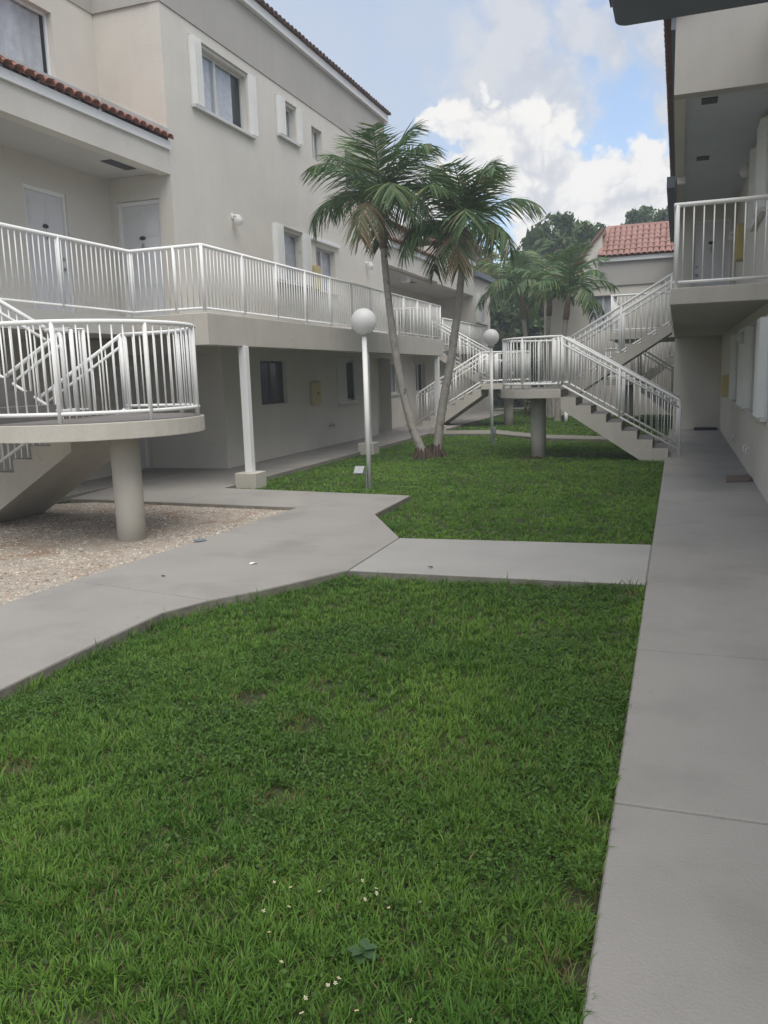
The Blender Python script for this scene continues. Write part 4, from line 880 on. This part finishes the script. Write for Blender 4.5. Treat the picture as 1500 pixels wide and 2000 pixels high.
def palm(label, path, r0, r1, crown_len, nf, seed, L=1.75, leaf_len=.55, shaft_m='shaft', roots=True, pairs=56, lw=.036, dryf=0):
    rng = random.Random(seed); P = [Vector(p) for p in path]; e = thing('palm_tree', label, 'palm tree', path[0], 'palm trees in the courtyard lawn')
    # smooth trunk with leaf scar rings
    pts, rad = [], []; n = len(P); ns = 64
    def cr(t_):
        i = min(int(t_), n-2); f = t_-i; a, b, c_, d = P[max(i-1, 0)], P[i], P[i+1], P[min(i+2, n-1)]
        return .5*((2*b)+(c_-a)*f+(2*a-5*b+4*c_-d)*f*f+(-a+3*b-3*c_+d)*f**3)
    for i in range(ns+1):
        t_ = i/ns; pts.append(cr(t_*(n-1))); base = r0+(r1-r0)*min(1, t_*1.2)+.07*math.exp(-t_*26); rad.append(base*(1.0+(.06 if i % 2 else -.03)+rng.uniform(-.012, .012)))
    B().tube(pts, rad, 14).build('trunk', 'trunk', e, smooth=True)
    top = pts[-1]; d = (pts[-1]-pts[-4]).normalized(); c = top+d*crown_len
    B().tube([top-d*.03, top+d*crown_len*.25, top+d*crown_len*.7, c], [r1*1.25, r1*1.32, r1*1.0, r1*.55], 14).build('crownshaft', shaft_m, e, smooth=True)
    if roots:
        b = B()
        for k in range(34):
            a = rng.uniform(0, 6.28); rr = rng.uniform(.16, .30); b.tube([(path[0][0]+r0*1.25*math.cos(a), path[0][1]+r0*1.25*math.sin(a), rng.uniform(.06, .22)), (path[0][0]+rr*math.cos(a), path[0][1]+rr*math.sin(a), GZ-.02)], .022, 5)
        b.build('root_mass', 'roots', e)
    for k in range(nf):
        az = 2.399*k+rng.uniform(-.3, .3); t_ = k/(nf-1); el = 1.50-1.45*t_+rng.uniform(-.12, .12); dr = 1.05+1.15*t_+rng.uniform(-.2, .25)
        frond(e, c-d*rng.uniform(0, .10), az, el, L*rng.uniform(.88, 1.08), dr, rng, leaf_len, pairs, dry=(k >= nf-dryf), lw=lw)
    # new spear leaf
    B().tube([c-d*.05, c+d*.35, c+d*.8+Vector((.03, 0, .05))], [.022, .016, .003], 6).build('spear_leaf', 'shaft', e)
    return e, c
pe, pc = palm('taller palm of the leaning pair, its trunk slanting to the left against the building', [(-5.31, 17.4, GZ-.05), (-5.36, 17.4, .15), (-5.56, 17.4, .70), (-5.79, 17.4, 1.72), (-5.93, 17.4, 2.7), (-6.03, 17.4, 3.67), (-6.085, 17.4, 4.5)], .105, .072, .95, 16, 3, L=1.82, leaf_len=.70, lw=.030, shaft_m='shaftbrown', dryf=1)
palm('shorter palm of the leaning pair, its trunk slanting to the right with a green crownshaft', [(-5.08, 17.7, GZ-.05), (-5.05, 17.7, .12), (-4.93, 17.7, .98), (-4.70, 17.7, 2.09), (-4.54, 17.7, 3.06), (-4.45, 17.7, 3.75), (-4.42, 17.7, 4.1)], .105, .075, .72, 16, 8, L=1.68, leaf_len=.68, lw=.030, dryf=1)
palm('small background palm left of the beige building edge with two trunks beside it', [(-4.75, 33, GZ-.1), (-4.80, 33, .9), (-4.87, 33, 2.2), (-4.80, 33, 3.9)], .12, .085, 1.0, 13, 21, L=1.9, leaf_len=.6, shaft_m='shaftbrown', roots=False, pairs=22, lw=.06)
palm('small background palm standing in front of the beige building with the gray window', [(-4.2, 31, GZ-.1), (-4.15, 31, .9), (-4.05, 31, 2.2), (-3.9, 31, 3.6)], .12, .085, .95, 14, 22, L=2.0, leaf_len=.6, shaft_m='shaftbrown', roots=False, pairs=22, lw=.06)
palm('background palm with a pinkish crownshaft in front of the dark trees', [(-6.0, 36, GZ-.1), (-6.05, 36, .9), (-6.15, 36, 2.4), (-6.30, 36, 4.0)], .13, .10, 1.2, 14, 23, L=2.3, leaf_len=.7, shaft_m='shaftbrown', roots=False, pairs=22, lw=.07)

# ------------------------------------------------------------------ broadleaf trees
def crown_mesh(name, parent, lobes, n, size, base, seed, stuff=False):
    rg = np.random.default_rng(seed); lobes = np.array(lobes, float); vol = lobes[:, 3]*lobes[:, 4]*lobes[:, 5]; idx = rg.choice(len(lobes), n, p=vol/vol.sum())
    d = rg.normal(size=(n, 3)); d /= np.linalg.norm(d, axis=1, keepdims=True); r = rg.uniform(.55, 1.04, n)**.6
    # clumps: leaves gather round many twig ends on the lobe's surface
    nt_ = max(60, n//38); ti = rg.choice(len(lobes), nt_, p=vol**.7/(vol**.7).sum()); td = rg.normal(size=(nt_, 3)); td /= np.linalg.norm(td, axis=1, keepdims=True)
    tp = lobes[ti, :3]+td*lobes[ti, 3:6]*rg.uniform(.6, 1.0, (nt_, 1)); own = rg.integers(0, nt_, n); cl = tp[own]+rg.normal(0, 1, (n, 3))*np.array([.34, .34, .22])*(lobes[:, 3].mean()*.28)
    inn = lobes[idx, :3]+d*lobes[idx, 3:6]*r[:, None]; P = np.where((rg.random(n) < .8)[:, None], cl, inn)
    s = size*rg.uniform(.55, 1.4, n); a = rg.normal(size=(n, 3)); a /= np.linalg.norm(a, axis=1, keepdims=True); b_ = np.cross(a, rg.normal(size=(n, 3))); b_ /= np.linalg.norm(b_, axis=1, keepdims=True)
    a, b_ = a*s[:, None], b_*(s*.55)[:, None]; V = np.stack((P-a, P+b_*.9-a*.1, P+a, P-b_*.9-a*.1), 1)
    t_ = np.clip(rg.normal(.45, .25, n)+(rg.normal(0, .22, nt_))[own], 0, 1)[:, None]; c_ = np.array(base)*(.55+1.0*t_)*np.array([1, 1, 1]); c_[:, 0] *= 1+.5*t_[:, 0]
    o = ORG[parent.name] if parent else Vector((0, 0, 0)); V = V-np.array(o)
    ob = np_mesh(name, 'leaf', V.reshape(-1, 3), np.arange(n*4).reshape(-1, 4), None, np.repeat(c_[:, None], 4, 1).reshape(-1, 3), parent)
    if stuff: tag(ob, kind='stuff')
    return ob
def tree(label, x, y, zt, w, n, size, base, seed, trunk_r=.25, zb=2.5, name='broadleaf_tree', cat='tree', dy=None):
    rg = random.Random(seed); e = thing(name, label, cat, (x, y, GZ), 'broadleaf trees behind the buildings'); hz = (zt-zb)/2; zc = zb+hz; dy = dy or w
    lobes = []
    for k in range(11):
        a = rg.uniform(0, 6.28); q = math.sqrt(rg.random())*.62; zz = rg.uniform(-.5, .62)*hz; sc_ = rg.uniform(.33, .52)*(1-.25*abs(zz/hz))
        lobes.append((x+q*w*math.cos(a), y+q*dy*math.sin(a), zc+zz, sc_*w, sc_*dy, min(sc_*hz*1.1, zt-zc-zz if zz > 0 else 99)))
    crown_mesh('crown', e, lobes, n, size, base, seed)
    b = B(); b.tube([(x, y, GZ-.2), (x+.1, y, zb*.6), (x-.1, y+.1, zb*1.1), (x, y, zc)], [trunk_r*1.3, trunk_r, trunk_r*.85, trunk_r*.45], 10); b.build('trunk', 'bark', e, smooth=True)
    for k in range(6):
        l = lobes[k]; b = B(); z0 = rg.uniform(zb*.75, zc*.8); mid = Vector((x, y, z0)).lerp(Vector(l[:3]), .55)+Vector((0, 0, .3)); b.tube([(x, y, z0), tuple(mid), l[:3]], [trunk_r*.5, trunk_r*.3, .03], 7); b.build('limb', 'bark', e, smooth=True)
    return e
G1, G2, G3 = (.085, .16, .045), (.13, .185, .042), (.062, .13, .050)
tree('sunlit yellowish green tree rising behind the far left roof, between the palm trunks', -13.5, 50, 11.2, 4.4, 22000, .19, G2, 31, zb=3)
tree('large dark green tree behind the background palms left of the pink roofed building', -7.4, 49, 10.3, 4.2, 30000, .18, G3, 32, zb=2.0)
tree('rounded green tree whose top shows just left of the pink tile roof', -4.4, 52, 10.4, 4.0, 24000, .18, G1, 33, zb=3)
tree('dark green tree on the far left behind the far building, mostly hidden by its roof', -19, 47, 10.5, 4.5, 8000, .2, G1, 34, zb=3)
tree('dark green tree top above the pink tile roof at the upper right', -.6, 60, 13.0, 3.6, 24000, .20, G3, 35, zb=5)
tree('dense low tree filling the dark gap left of the pink roofed building', -8.0, 45, 6.0, 3.0, 16000, .16, G3, 36, zb=.6, trunk_r=.14)
# a planted bed of tall shrubs closing the end of the courtyard
lob = [(x_, 47.5+random.uniform(-1, 1), random.uniform(.6, 2.2), 1.6, 1.2, 1.5) for x_ in np.arange(-16, 8, 1.5)]
hs = crown_mesh('undergrowth', None, lob, 22000, .16, G3, 41, stuff=True)
lob = [(x_, 66+random.uniform(-3, 3), random.uniform(1, 5.0), 4.0, 2.5, 3.0) for x_ in np.arange(-60, 60, 4.)]
crown_mesh('woods', None, lob, 24000, .38, G1, 42, stuff=True)
for i, (x, y, l) in enumerate(((-5.6, 34.2, 'small leafy shrub with pale flowers seen through the right landing railing'),)):
    e = thing('shrub', l, 'shrub', (x, y, GZ)); crown_mesh('foliage', e, [(x, y, .35, .45, .4, .45), (x+.3, y, .6, .3, .3, .5)], 900, .07, (.12, .16, .04), 51)
    B().tube([(x, y, GZ), (x, y, .5)], .02, 6).build('stem', 'bark', e)
